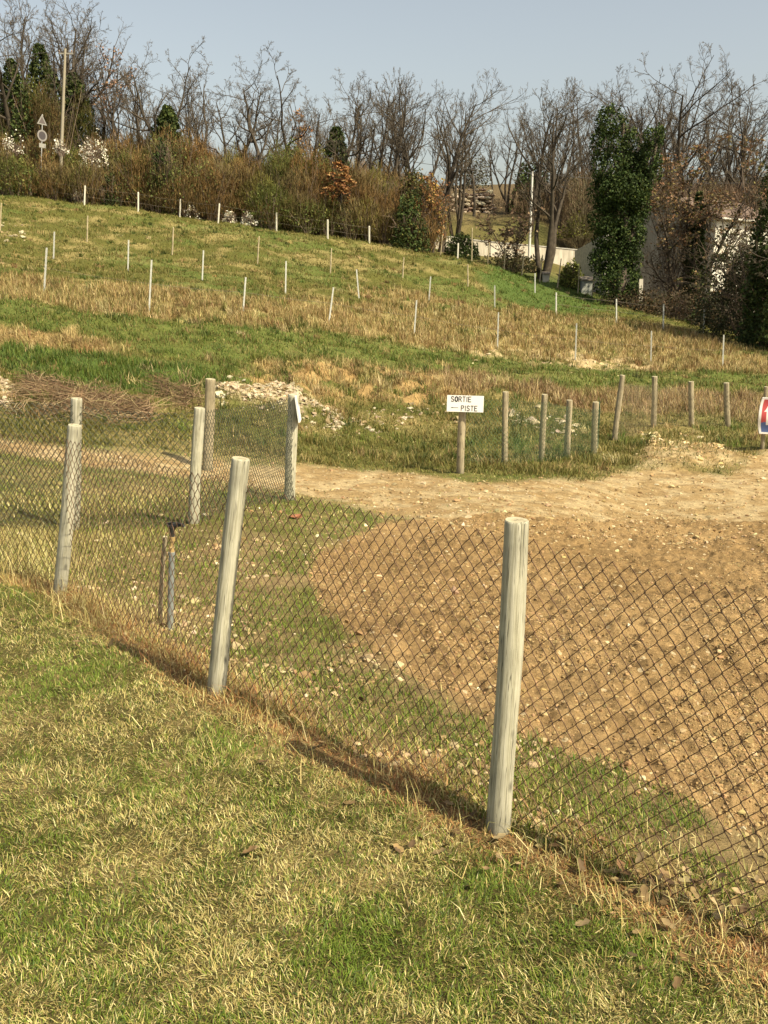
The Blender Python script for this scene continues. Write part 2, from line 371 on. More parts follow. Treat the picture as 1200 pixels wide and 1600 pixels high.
def ground_mat():
    m, N, L, B = new_mat('ground_surface')
    at = N.new('ShaderNodeAttribute'); at.attribute_name = 'col'
    a2 = N.new('ShaderNodeAttribute'); a2.attribute_name = 'bare'
    tc = N.new('ShaderNodeTexCoord')
    def noise(s, d, r=.6):
        n = N.new('ShaderNodeTexNoise'); n.inputs['Scale'].default_value = s; n.inputs['Detail'].default_value = d; n.inputs['Roughness'].default_value = r
        L.new(tc.outputs['Object'], n.inputs['Vector']); return n
    n1 = noise(9, 8, .75); n2 = noise(60, 4, .7)
    mr = N.new('ShaderNodeMapRange'); mr.inputs[1].default_value = .32; mr.inputs[2].default_value = .68; mr.inputs[3].default_value = .62; mr.inputs[4].default_value = 1.42
    L.new(n1.outputs['Fac'], mr.inputs[0])
    m2 = N.new('ShaderNodeMapRange'); m2.inputs[1].default_value = .3; m2.inputs[2].default_value = .7; m2.inputs[3].default_value = .8; m2.inputs[4].default_value = 1.2
    L.new(n2.outputs['Fac'], m2.inputs[0])
    mu = N.new('ShaderNodeMath'); mu.operation = 'MULTIPLY'; L.new(mr.outputs[0], mu.inputs[0]); L.new(m2.outputs[0], mu.inputs[1])
    sc = N.new('ShaderNodeVectorMath'); sc.operation = 'SCALE'; L.new(at.outputs['Color'], sc.inputs[0]); L.new(mu.outputs[0], sc.inputs['Scale'])
    # small pale stones set in the bare earth
    vo = N.new('ShaderNodeTexVoronoi'); vo.inputs['Scale'].default_value = 17; L.new(tc.outputs['Object'], vo.inputs['Vector'])
    sp = N.new('ShaderNodeSeparateColor'); L.new(vo.outputs['Color'], sp.inputs[0])
    lt = N.new('ShaderNodeMath'); lt.operation = 'LESS_THAN'; lt.inputs[1].default_value = .26; L.new(vo.outputs['Distance'], lt.inputs[0])
    gt = N.new('ShaderNodeMath'); gt.operation = 'GREATER_THAN'; gt.inputs[1].default_value = .86; L.new(sp.outputs[0], gt.inputs[0])
    k = N.new('ShaderNodeMath'); k.operation = 'MULTIPLY'; L.new(lt.outputs[0], k.inputs[0]); L.new(gt.outputs[0], k.inputs[1])
    k2 = N.new('ShaderNodeMath'); k2.operation = 'MULTIPLY'; L.new(k.outputs[0], k2.inputs[0]); L.new(a2.outputs['Fac'], k2.inputs[1])
    mx = N.new('ShaderNodeMix'); mx.data_type = 'RGBA'; L.new(k2.outputs[0], mx.inputs[0]); L.new(sc.outputs[0], mx.inputs[6]); mx.inputs[7].default_value = (.52, .41, .24, 1)
    L.new(mx.outputs[2], B.inputs['Base Color']); B.inputs['Roughness'].default_value = .95; B.inputs['Specular IOR Level'].default_value = .1
    bp = N.new('ShaderNodeBump'); bp.inputs['Strength'].default_value = .9; bp.inputs['Distance'].default_value = .04; L.new(n1.outputs['Fac'], bp.inputs['Height'])
    b2 = N.new('ShaderNodeBump'); b2.inputs['Strength'].default_value = .7; b2.inputs['Distance'].default_value = .014; L.new(n2.outputs['Fac'], b2.inputs['Height'])
    L.new(bp.outputs[0], b2.inputs['Normal']); L.new(b2.outputs[0], B.inputs['Normal'])
    return m
M_GROUND = ground_mat()

def wood_mat(name, ramp, scale=(85, 85, 3.0)):
    m, N, L, B = new_mat(name)
    tc = N.new('ShaderNodeTexCoord'); mp = N.new('ShaderNodeMapping'); mp.inputs['Scale'].default_value = scale; L.new(tc.outputs['Object'], mp.inputs['Vector'])
    n = N.new('ShaderNodeTexNoise'); n.inputs['Scale'].default_value = 1; n.inputs['Detail'].default_value = 9; n.inputs['Roughness'].default_value = .72; n.inputs['Distortion'].default_value = .4
    L.new(mp.outputs[0], n.inputs['Vector'])
    cr = N.new('ShaderNodeValToRGB'); L.new(n.outputs['Fac'], cr.inputs[0]); e = cr.color_ramp.elements
    e[0].position = .30; e[0].color = (*ramp[0], 1); e[1].position = .70; e[1].color = (*ramp[2], 1)
    x = e.new(.45); x.color = (*ramp[1], 1)
    n2 = N.new('ShaderNodeTexNoise'); n2.inputs['Scale'].default_value = 7; n2.inputs['Detail'].default_value = 5; L.new(tc.outputs['Object'], n2.inputs['Vector'])
    mr = N.new('ShaderNodeMapRange'); mr.inputs[1].default_value = .35; mr.inputs[2].default_value = .65; mr.inputs[3].default_value = .80; mr.inputs[4].default_value = 1.12; L.new(n2.outputs['Fac'], mr.inputs[0])
    sc = N.new('ShaderNodeVectorMath'); sc.operation = 'SCALE'; L.new(cr.outputs[0], sc.inputs[0]); L.new(mr.outputs[0], sc.inputs['Scale'])
    m3 = N.new('ShaderNodeMapping'); m3.inputs['Scale'].default_value = (scale[0] * 1.1, scale[1] * 1.1, 2.4); L.new(tc.outputs['Object'], m3.inputs['Vector'])
    n3 = N.new('ShaderNodeTexNoise'); n3.inputs['Scale'].default_value = 1; n3.inputs['Detail'].default_value = 2; L.new(m3.outputs[0], n3.inputs['Vector'])
    sb = N.new('ShaderNodeMath'); sb.operation = 'SUBTRACT'; sb.inputs[1].default_value = .56; L.new(n3.outputs['Fac'], sb.inputs[0])
    ab = N.new('ShaderNodeMath'); ab.operation = 'ABSOLUTE'; L.new(sb.outputs[0], ab.inputs[0])
    ck = N.new('ShaderNodeMapRange'); ck.inputs[1].default_value = .006; ck.inputs[2].default_value = .022; ck.inputs[3].default_value = .38; ck.inputs[4].default_value = 1; L.new(ab.outputs[0], ck.inputs[0])
    sx = N.new('ShaderNodeSeparateXYZ'); L.new(tc.outputs['Object'], sx.inputs[0])
    dz = N.new('ShaderNodeMapRange'); dz.inputs[1].default_value = .0; dz.inputs[2].default_value = .10; dz.inputs[3].default_value = .55; dz.inputs[4].default_value = 1; L.new(sx.outputs['Z'], dz.inputs[0])
    kn = N.new('ShaderNodeTexVoronoi'); kn.inputs['Scale'].default_value = 1; m4 = N.new('ShaderNodeMapping'); m4.inputs['Scale'].default_value = (11, 11, 6.5); L.new(tc.outputs['Object'], m4.inputs['Vector']); L.new(m4.outputs[0], kn.inputs['Vector'])
    kr = N.new('ShaderNodeMapRange'); kr.inputs[1].default_value = .08; kr.inputs[2].default_value = .17; kr.inputs[3].default_value = .5; kr.inputs[4].default_value = 1; L.new(kn.outputs['Distance'], kr.inputs[0])
    km = N.new('ShaderNodeMath'); km.operation = 'MULTIPLY'; L.new(ck.outputs[0], km.inputs[0]); L.new(kr.outputs[0], km.inputs[1])
    mm = N.new('ShaderNodeMath'); mm.operation = 'MULTIPLY'; L.new(km.outputs[0], mm.inputs[0]); L.new(dz.outputs[0], mm.inputs[1])
    s2 = N.new('ShaderNodeVectorMath'); s2.operation = 'SCALE'; L.new(sc.outputs[0], s2.inputs[0]); L.new(mm.outputs[0], s2.inputs['Scale'])
    L.new(s2.outputs[0], B.inputs['Base Color']); B.inputs['Roughness'].default_value = .85; B.inputs['Specular IOR Level'].default_value = .2
    bp = N.new('ShaderNodeBump'); bp.inputs['Strength'].default_value = .9; bp.inputs['Distance'].default_value = .0035; L.new(n.outputs['Fac'], bp.inputs['Height']); L.new(bp.outputs[0], B.inputs['Normal'])
    return m
M_WOOD = wood_mat('weathered_wood', [(.14, .125, .075), (.40, .375, .265), (.60, .57, .44)])
M_WOODB = wood_mat('brown_wood', [(.15, .12, .07), (.30, .25, .155), (.44, .38, .26)])
M_ENDG = wood_mat('end_grain', [(.30, .26, .15), (.46, .40, .26), (.58, .52, .36)], (25, 25, 25))
def wall_mat(name, base, dark, sc=1.2, streak=True, var=1.0):
    m, N, L, B = new_mat(name)
    tc = N.new('ShaderNodeTexCoord'); mp = N.new('ShaderNodeMapping'); mp.inputs['Scale'].default_value = (sc * 2, sc * 2, sc * (.35 if streak else 2)); L.new(tc.outputs['Object'], mp.inputs['Vector'])
    n = N.new('ShaderNodeTexNoise'); n.inputs['Scale'].default_value = 1; n.inputs['Detail'].default_value = 8; n.inputs['Roughness'].default_value = .65; L.new(mp.outputs[0], n.inputs['Vector'])
    mr = N.new('ShaderNodeMapRange'); mr.inputs[1].default_value = .42; mr.inputs[2].default_value = .72; mr.inputs[4].default_value = var; L.new(n.outputs['Fac'], mr.inputs[0])
    mx = N.new('ShaderNodeMix'); mx.data_type = 'RGBA'; L.new(mr.outputs[0], mx.inputs[0]); mx.inputs[6].default_value = (*base, 1); mx.inputs[7].default_value = (*dark, 1)
    L.new(mx.outputs[2], B.inputs['Base Color']); B.inputs['Roughness'].default_value = .9
    return m
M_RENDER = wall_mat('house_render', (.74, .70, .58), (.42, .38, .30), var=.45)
M_GARDENW = wall_mat('garden_wall_render', (.66, .60, .48), (.30, .26, .19), 1.0)
M_CONC = wall_mat('concrete', (.55, .52, .45), (.33, .31, .26), 3, False)
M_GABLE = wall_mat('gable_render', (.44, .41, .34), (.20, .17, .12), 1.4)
M_TILE = wall_mat('roof_tile', (.17, .115, .085), (.10, .075, .055), 3, False)

# ------------------------------------------------------------------ ground sheet
fine = np.radians(np.arange(-27, 27.01, .1)); side = np.radians(np.concatenate([np.arange(-180, -27, 3.0)]))
ang = np.concatenate([side, fine, -side[::-1]])
rad = [.25]
while rad[-1] < 480:
    r = rad[-1]; rad.append(r * (1.03 if r < 1.5 else 1.0055 if r < 16 else 1.008 if r < 75 else 1.03))
rad = np.array(rad)
A_, R_ = np.meshgrid(ang, rad); gx = (np.sin(A_) * R_).ravel(); gy = (np.cos(A_) * R_).ravel()
gm = cover(gx, gy)
gz = zmid(gx, gy)
rr = np.hypot(gx, gy)
rough_p = gm['plough'] * ss(30, 12, rr)
gz += rough_p * ((fbm(gx * 7, gy * 7, 101, 3) - .5) * .09 + (fbm(gx * 19, gy * 19, 131, 2) - .5) * .055)
# tyre ruts along the track, lumps on the sandy edge, ground lumps elsewhere
gz += gm['track'] * (1 - gm['plough']) * (fbm(gx * 2.0, gy * 5, 141, 3) - .5) * .06 + gm['sandy'] * (fbm(gx * 1.3, gy * 1.3, 151, 3) - .35) * .30
gz += (1 - np.maximum(gm['plough'], gm['track'])) * (fbm(gx * 9, gy * 9, 161, 3) - .5) * .035
gz += np.maximum(gm['rub'], gm['rub2']) * (.02 + .16 * fbm(gx * 1.5, gy * 1.5, 181, 3))
gz += np.maximum(gm['erode'], gm['erode2']) * (fbm(gx * 3, gy * 3, 171, 3) - .5) * .35
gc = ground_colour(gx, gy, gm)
na = len(ang); nr_ = len(rad)
ii, jj = np.meshgrid(np.arange(nr_ - 1), np.arange(na - 1), indexing='ij'); ii = ii.ravel(); jj = jj.ravel()
Qg = np.stack([ii * na + jj, (ii + 1) * na + jj, (ii + 1) * na + jj + 1, ii * na + jj + 1], 1)
V = np.stack([gx, gy, gz], 1); ctr = len(V)
V = np.concatenate([V, [[0, 0, 0.0]]]); gc = np.concatenate([gc, gc[:1]])
Tg = np.stack([np.full(na - 1, ctr), np.arange(na - 1), np.arange(1, na)], 1)
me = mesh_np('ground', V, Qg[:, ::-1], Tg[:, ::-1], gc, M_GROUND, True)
ba = me.attributes.new('bare', 'FLOAT', 'POINT')
ba.data.foreach_set('value', np.concatenate([np.maximum(np.maximum(gm['plough'], gm['track']), gm['sandy']), [0]]).astype(np.float32))
tag(link('ground', me), kind='structure', label='rolling ground of lawn, earth field and grassy hillside')
GZ = gz.reshape(nr_, na)
def zg(x, y):
    """height of the ground sheet"""
    a = np.arctan2(x, y); r = np.hypot(x, y)
    fa = np.interp(a, ang, np.arange(na)); fr = np.interp(r, rad, np.arange(nr_))
    i = np.clip(fr.astype(int), 0, nr_ - 2); j = np.clip(fa.astype(int), 0, na - 2); u = fr - i; v = fa - j
    return GZ[i, j]*(1-u)*(1-v) + GZ[i+1, j]*u*(1-v) + GZ[i, j+1]*(1-u)*v + GZ[i+1, j+1]*u*v

def scatter(n, r0, r1, a0=-30, a1=30, rng=None, p=0.0):
    """points with density falling with distance"""
    u = rng.uniform(0, 1, n); r = r0 * (r1 / r0) ** u if p == 0 else (r0 ** p + (r1 ** p - r0 ** p) * u) ** (1 / p)
    a = np.radians(rng.uniform(a0, a1, n)); return np.sin(a) * r, np.cos(a) * r

def pal(cols, w, n, rng, jit=.12):
    c = np.array(cols)[rng.choice(len(cols), n, p=np.array(w) / sum(w))]
    return c * (1 + rng.normal(0, jit, (n, 1))) * (1 + rng.normal(0, .04, (n, 3)))
GREENS = [(.130, .180, .018), (.180, .225, .026), (.075, .120, .014), (.100, .145, .045)]
STRAWS = [(.52, .435, .165), (.40, .325, .11), (.66, .57, .27), (.24, .18, .06)]
RUSTS = [(.40, .20, .07), (.30, .14, .055), (.46, .29, .12), (.20, .11, .05)]

# ------------------------------------------------------------------ grasses
rng = np.random.default_rng(4)
def lawn():
    A = Acc()
    x, y = scatter(480000, 1.75, 6.6, -34, 27, rng, p=.9)
    fs = fence_side(x, y); k = fs < .02; x, y, fs = x[k], y[k], fs[k]
    g = fbm(x * 2.2, y * 2.2, 201, 3) * .62 + fbm(x * 9, y * 9, 211, 2) * .38; tuft = fbm(x * 14, y * 14, 221, 2)
    strip = np.exp(-((fs - .01) / .12) ** 2)
    keep = rng.uniform(size=len(x)) > strip * .55
    x, y, g, tuft, strip = x[keep], y[keep], g[keep], tuft[keep], strip[keep]; n = len(x)
    # three deeper green tufts like those the photograph shows
    gt = np.zeros(n)
    for px, py, w in ((560, 1480, .14), (230, 1225, .16), (365, 1160, .11), (60, 1085, .2), (170, 1040, .22), (790, 1370, .12), (90, 1320, .1), (1030, 1440, .2), (650, 1260, .2)):
        h = hit1(px, py); gt += np.exp(-((x - h[0]) ** 2 + (y - h[1]) ** 2) / w ** 2)
    g3 = fbm(x * .9 + 7, y * .9, 241, 2); gp = np.clip(.27 + ss(.40, .62, g) * .46 + (g3 - .45) * .7 + gt * .5, .10, .92)
    green = rng.uniform(size=n) < gp * (1 - strip * .7)
    col = np.where(green[:, None], pal(GREENS, [4, 4, 3, 1.2], n, rng), pal(STRAWS, [4, 4, 2.2, 2], n, rng))
    bright = green & (rng.uniform(size=n) < np.clip(gt * .9, 0, .85)); col = np.where(bright[:, None], pal([(.16, .225, .028), (.13, .19, .024)], [1, 1], n, rng), col)
    rust = rng.uniform(size=n) < strip * .8
    col = np.where(rust[:, None], pal(RUSTS, [3, 2, 3, 1], n, rng), col)
    L = rng.uniform(.012, .031, n) * (.75 + .7 * tuft) * (1 + .2 * np.clip(gt, 0, 1)) * np.where(green, 1, 1.1)
    lean = np.where(green, rng.uniform(.15, 1.15, n), rng.uniform(.5, 1.5, n))
    a0 = fbm(x * 6, y * 6, 231, 2) * 12.6
    V, Q, T, Cc = blades(np.stack([x, y, zg(x, y) - .003], 1), L, rng.uniform(.0013, .0032, n), a0 + rng.normal(0, 1.4, n), lean, rng.uniform(.1, .7, n), col, rng)
    A.add(V, Q, T, Cc)
    o = A.build('lawn_grass', M_GRASS); tag(o, 'short green and straw coloured lawn grass in the foreground', 'grass', kind='stuff')
lawn()

def verge():
    A = Acc()
    x, y = scatter(270000, 2.4, 17, -33, 33, rng)
    m = cover(x, y); bare = np.maximum(np.maximum(m['plough'], m['track'] * .985), m['sandy'] * .8)
    g = fbm(x * 1.6, y * 1.6, 301, 3) * .6 + fbm(x * 6, y * 6, 305, 2) * .4
    k = (m['fs'] > 0) & (rng.uniform(size=len(x)) < (1 - bare) * np.clip(ss(.43, .57, g) * .9 + .05 + .4 * ss(8.5, 10, np.hypot(x, y)) + .35 * ss(-1.4, -2.4, x), 0, 1))
    x, y, g = x[k], y[k], g[k]; fs = m['fs'][k]; n = len(x); r = np.hypot(x, y)
    edge = ss(0, .6, sdist(PLOUGH, x, y) + 1.2) * ss(10, 7, r)
    gp = np.clip(ss(.40, .58, g) * .8 + .12 + .25 * edge + .15 * ss(9, 12, r), 0, .95) * (1 - .35 * np.exp(-(fs / .3) ** 2))
    tallw = ss(.45, .65, fbm(x * .8, y * .8, 333, 3)) * ss(-1.0, -2.6, x) * ss(12, 8, r)
    gp *= (1 - .8 * tallw)
    green = rng.uniform(size=n) < gp
    col = np.where(green[:, None], pal(GREENS, [3, 3, 3, 1], n, rng), pal(STRAWS, [3, 4, 2, 2], n, rng))
    L = rng.uniform(.02, .052, n) * (1 + 2.2 * tallw + .15 * np.exp(-(fs / .3) ** 2))
    V, Q, T, Cc = blades(np.stack([x, y, zg(x, y) - .005], 1), L, rng.uniform(.0025, .005, n) * (.6 + r * .09), rng.uniform(0, 6.28, n), rng.uniform(.05, 1.2, n) * (1 - .4 * tallw), rng.uniform(.1, .6, n), col, rng)
    A.add(V, Q, T, Cc)
    o = A.build('verge_grass', M_GRASS); tag(o, 'patchy stony grass between the fence and the earth field', 'grass', kind='stuff')
verge()

def hillside():
    A = Acc()
    x, y = scatter(520000, 13.2, 66, -29, 29, rng)
    m = cover(x, y); bare = np.clip(np.maximum(m['track'], np.maximum(m['sandy'] * .7, m['plough'])) , 0, 1)
    n1 = fbm(x * .9, y * .9, 5, 4); n2 = fbm(x * .35, y * .35, 405, 3); n4 = fbm(x * 2.5, y * 2.5, 415, 2)
    er = np.maximum(m['erode'] * ss(.45, .54, n1 * .4 + n4 * .6), m['erode2'] * ss(.40, .5, n1))
    dens = (1 - bare) * (1 - .82 * er) * (1 - .85 * np.maximum(m['rub'], m['rub2']) * ss(.38, .52, fbm(x * 1.3, y * 1.3, 433, 3))) * (.45 + .55 * ss(.35, .6, n4))
    k = rng.uniform(size=len(x)) < dens
    x, y, n1, n2, n4 = x[k], y[k], n1[k], n2[k], n4[k]; m = {a: b[k] for a, b in m.items()}; n = len(x); r = np.hypot(x, y)
    lush = np.clip(m['gbank'] + m['gband'] * .85 + m['gshade'], 0, 1)
    dry = np.clip(m['straw'] * .85 + m['straw2'] * .8 + m['weedb'] * .95 + m['dryb'] + m['erode'] * .6, 0, 1) * (1 - lush)
    col = pal([(.140, .130, .028), (.095, .103, .021), (.185, .160, .042), (.27, .205, .07)], [4, 3.4, 2.6, 1.6], n, rng)
    isd = rng.uniform(size=n) < np.clip(dry + .25 * ss(.5, .68, n1) - .1, 0, .93)
    col = np.where(isd[:, None], pal([(.37, .285, .115), (.30, .215, .080), (.24, .16, .065), (.47, .37, .17)], [3, 3, 2.5, 1.5], n, rng), col)
    wd = rng.uniform(size=n) < m['weedb'] * .6
    col = np.where(wd[:, None], pal([(.27, .18, .095), (.22, .15, .075), (.36, .26, .14)], [3, 2, 2], n, rng), col)
    isl = rng.uniform(size=n) < lush * (1 - .35 * m['gband'] * (1 - m['gbank'])) * (.62 + .38 * ss(.35, .5, n4))
    col = np.where(isl[:, None], pal([(.085, .135, .018), (.120, .165, .024), (.050, .085, .014), (.165, .165, .04)], [4, 3, 2, 1.4], n, rng), col)
    tall = np.clip(m['straw'] + m['straw2'] + m['weedb'] * 1.3 + m['gbank'] * .6 + m['erode'] * .5, 0, 1.4) * ss(.32, .6, n4)
    tuf = ss(.5, .68, fbm(x * 1.9, y * 1.9, 455, 2)); L = rng.uniform(.03, .10, n) * (1 + 2.2 * tall + 1.1 * tuf) * (.8 + r * .010)
    V, Q, T, Cc = blades(np.stack([x, y, zg(x, y) - .01], 1), L, rng.uniform(.006, .014, n) * (.3 + r * .045), rng.uniform(0, 6.28, n), rng.uniform(.05, 1.05, n) * (1 - .35 * np.clip(tall, 0, 1)), rng.uniform(.0, .6, n), col, rng)
    A.add(V, Q, T, Cc)
    q = 5200; x, y = scatter(q, 14, 62, -28, 28, rng, p=.4); m = cover(x, y)      # tussocks
    k = (rng.uniform(size=q) < (.35 + .65 * np.clip(m['straw'] + m['straw2'] + m['weedb'] + m['erode'] + m['dryb'] + m['gbank'] * .5, 0, 1))) & (m['track'] < .2) & (m['sandy'] < .3) & (m['plough'] < .2) & (m['rub'] < .5)
    x, y = x[k], y[k]; m = {a: b[k] for a, b in m.items()}; q = len(x)
    dryt = np.clip(m['straw'] + m['straw2'] + m['weedb'] + m['dryb'] + m['erode'] * .7, 0, 1); isd = rng.uniform(size=q) < .25 + .6 * dryt
    tc_ = np.where(isd[:, None], pal([(.42, .33, .14), (.30, .21, .085), (.24, .15, .065), (.50, .41, .20)], [3, 3, 2, 1.2], q, rng), pal([(.075, .110, .016), (.11, .14, .022), (.055, .075, .014), (.16, .14, .035)], [3, 3, 2, 2], q, rng))
    per = 34; X = np.repeat(x, per) + rng.normal(0, .07, q * per); Y = np.repeat(y, per) + rng.normal(0, .07, q * per); L = np.repeat(rng.uniform(.12, .34, q) * (.8 + .4 * dryt), per) * rng.uniform(.5, 1.1, q * per)
    col = np.repeat(tc_, per, axis=0) * (1 + rng.normal(0, .15, (q * per, 1)))
    V, Q, T, Cc = blades(np.stack([X, Y, zg(X, Y) - .01], 1), L, rng.uniform(.008, .018, q * per) * (.4 + Y * .025), rng.uniform(0, 6.28, q * per), rng.uniform(.05, .9, q * per), rng.uniform(0, .7, q * per), np.clip(col, .005, 1), rng)
    A.add(V, Q, T, Cc)
    o = A.build('hillside_grass', M_GRASS); tag(o, 'olive, straw and bright green grass on the vineyard slope', 'grass', kind='stuff')
hillside()

def weeds():
    """dry stalks and rusty weeds along the foot of the near fence, clumps round the posts"""
    A = Acc(); path = np.array(FENCE_A)
    seg = np.linalg.norm(np.diff(path, axis=0), axis=1); cum = np.concatenate([[0], np.cumsum(seg)])
    n = 30000; s = rng.uniform(0, cum[-1], n); off = rng.normal(.05, .075, n)
    i = np.clip(np.searchsorted(cum, s) - 1, 0, len(seg) - 1); t = (s - cum[i]) / seg[i]
    d = nrm(np.diff(path, axis=0))[i]; p = path[i] * (1 - t[:, None]) + path[i + 1] * t[:, None] + np.stack([-d[:, 1], d[:, 0]], 1) * off[:, None]
    x, y = p.T; cl = fbm(s * 3.1, s * 0 + 2, 501, 3)
    k = rng.uniform(size=n) < ss(.28, .6, cl) + .35; x, y, cl = x[k], y[k], cl[k]; n = len(x)
    col = np.where((rng.uniform(size=n) < .60)[:, None], pal(RUSTS, [3, 3, 3, 2], n, rng), pal(STRAWS, [3, 3, 2, 1], n, rng))
    L = rng.gamma(3.0, .0095, n) * (.55 + 1.1 * ss(.4, .7, cl)) + .015
    V, Q, T, Cc = blades(np.stack([x, y, zg(x, y) - .004], 1), L, rng.uniform(.0015, .0035, n), rng.uniform(0, 6.28, n), rng.uniform(.1, 1.35, n), rng.uniform(-.3, .8, n), col, rng)
    A.add(V, Q, T, Cc)
    # long arched straws in clumps
    for px, py, q, sp in ((150, 960, 420, .20), (215, 975, 260, .2), (430, 1115, 380, .22), (400, 1075, 160, .15), (540, 1180, 160, .2), (860, 1330, 260, .18), (960, 1390, 260, .2), (1080, 1430, 200, .2), (30, 905, 900, .25), (20, 850, 1400, .35), (70, 880, 800, .25), (170, 850, 500, .3), (620, 1230, 120, .2), (760, 1280, 90, .08), (1160, 1450, 220, .2)):
        h = hit1(px, py); x = h[0] + rng.normal(0, sp, q); y = h[1] + rng.normal(0, sp * .8, q)
        L = rng.uniform(.03, .15, q) * rng.uniform(.5, 1, q) * (2.1 if px < 300 else 1.1); V, Q, T, Cc = blades(np.stack([x, y, zg(x, y) - .004], 1), L, rng.uniform(.0018, .0036, q), rng.uniform(0, 6.28, q), rng.uniform(.1, 1.2, q), rng.uniform(.1, 1.2, q), pal(STRAWS, [4, 4, 2, 2], q, rng), rng)
        A.add(V, Q, T, Cc)
    o = A.build('dry_weeds', M_GRASS); tag(o, 'rusty dry weeds and straw along the foot of the wire fence', 'weeds', kind='stuff')
    A = Acc()
    pts = []
    for px, py, q, sp in ((1040, 1405, 26, .13), (1090, 1425, 22, .10), (1010, 1390, 16, .08), (735, 1358, 4, .04), (150, 1010, 10, .12), (310, 1040, 6, .06), (1180, 1470, 16, .12), (470, 1150, 8, .2), (650, 1270, 10, .15), (60, 960, 8, .2), (275, 1015, 14, .12), (850, 1350, 10, .12), (395, 1345, 2, .02), (190, 1068, 2, .03), (255, 1105, 2, .03)):
        h = hit1(px, py); x = h[0] + rng.normal(0, sp, q); y = h[1] + rng.normal(0, sp, q); pts.append(np.stack([x, y, zg(x, y) + rng.uniform(.008, .035, q)], 1))
    c = np.concatenate(pts); n = len(c)
    # curled oak leaf: 3x4 grid, lobed outline
    gu, gv = np.meshgrid(np.linspace(-.5, .5, 6), [-1, -.45, 0, .45, 1]); wv = np.array([.05, .30, .20, .34, .24, .03])
    for q in range(n):
        a = rng.uniform(0, 6.28); cu = rng.uniform(.2, .9); s = rng.uniform(.022, .048)
        wj = wv * (1 + rng.normal(0, .12, 6)); lx = gu; ly = gv * wj[None, :] * .9; lz = cu * (ly ** 2 * 1.5 + .4 * lx ** 2)
        tl = rng.normal(0, .5); lx2 = lx * math.cos(tl) - lz * math.sin(tl); lz2 = lx * math.sin(tl) + lz * math.cos(tl)
        Vx = np.stack([lx2 * math.cos(a) - ly * math.sin(a), lx2 * math.sin(a) + ly * math.cos(a), lz2], -1).reshape(-1, 3) * s + c[q]
        F = [(r * 6 + k, r * 6 + k + 1, r * 6 + k + 7, r * 6 + k + 6) for r in range(4) for k in range(5)]
        A.add(Vx, F, None, pal([(.24, .165, .075), (.16, .10, .045), (.31, .23, .12), (.10, .068, .035)], [3, 3, 1.5, 2], 1, rng)[0])
    o = A.build('dead_leaves', M_LITTER, smooth=True); tag(o, 'curled brown dead leaves caught at the foot of the wire fence', 'leaves', kind='stuff')
weeds()

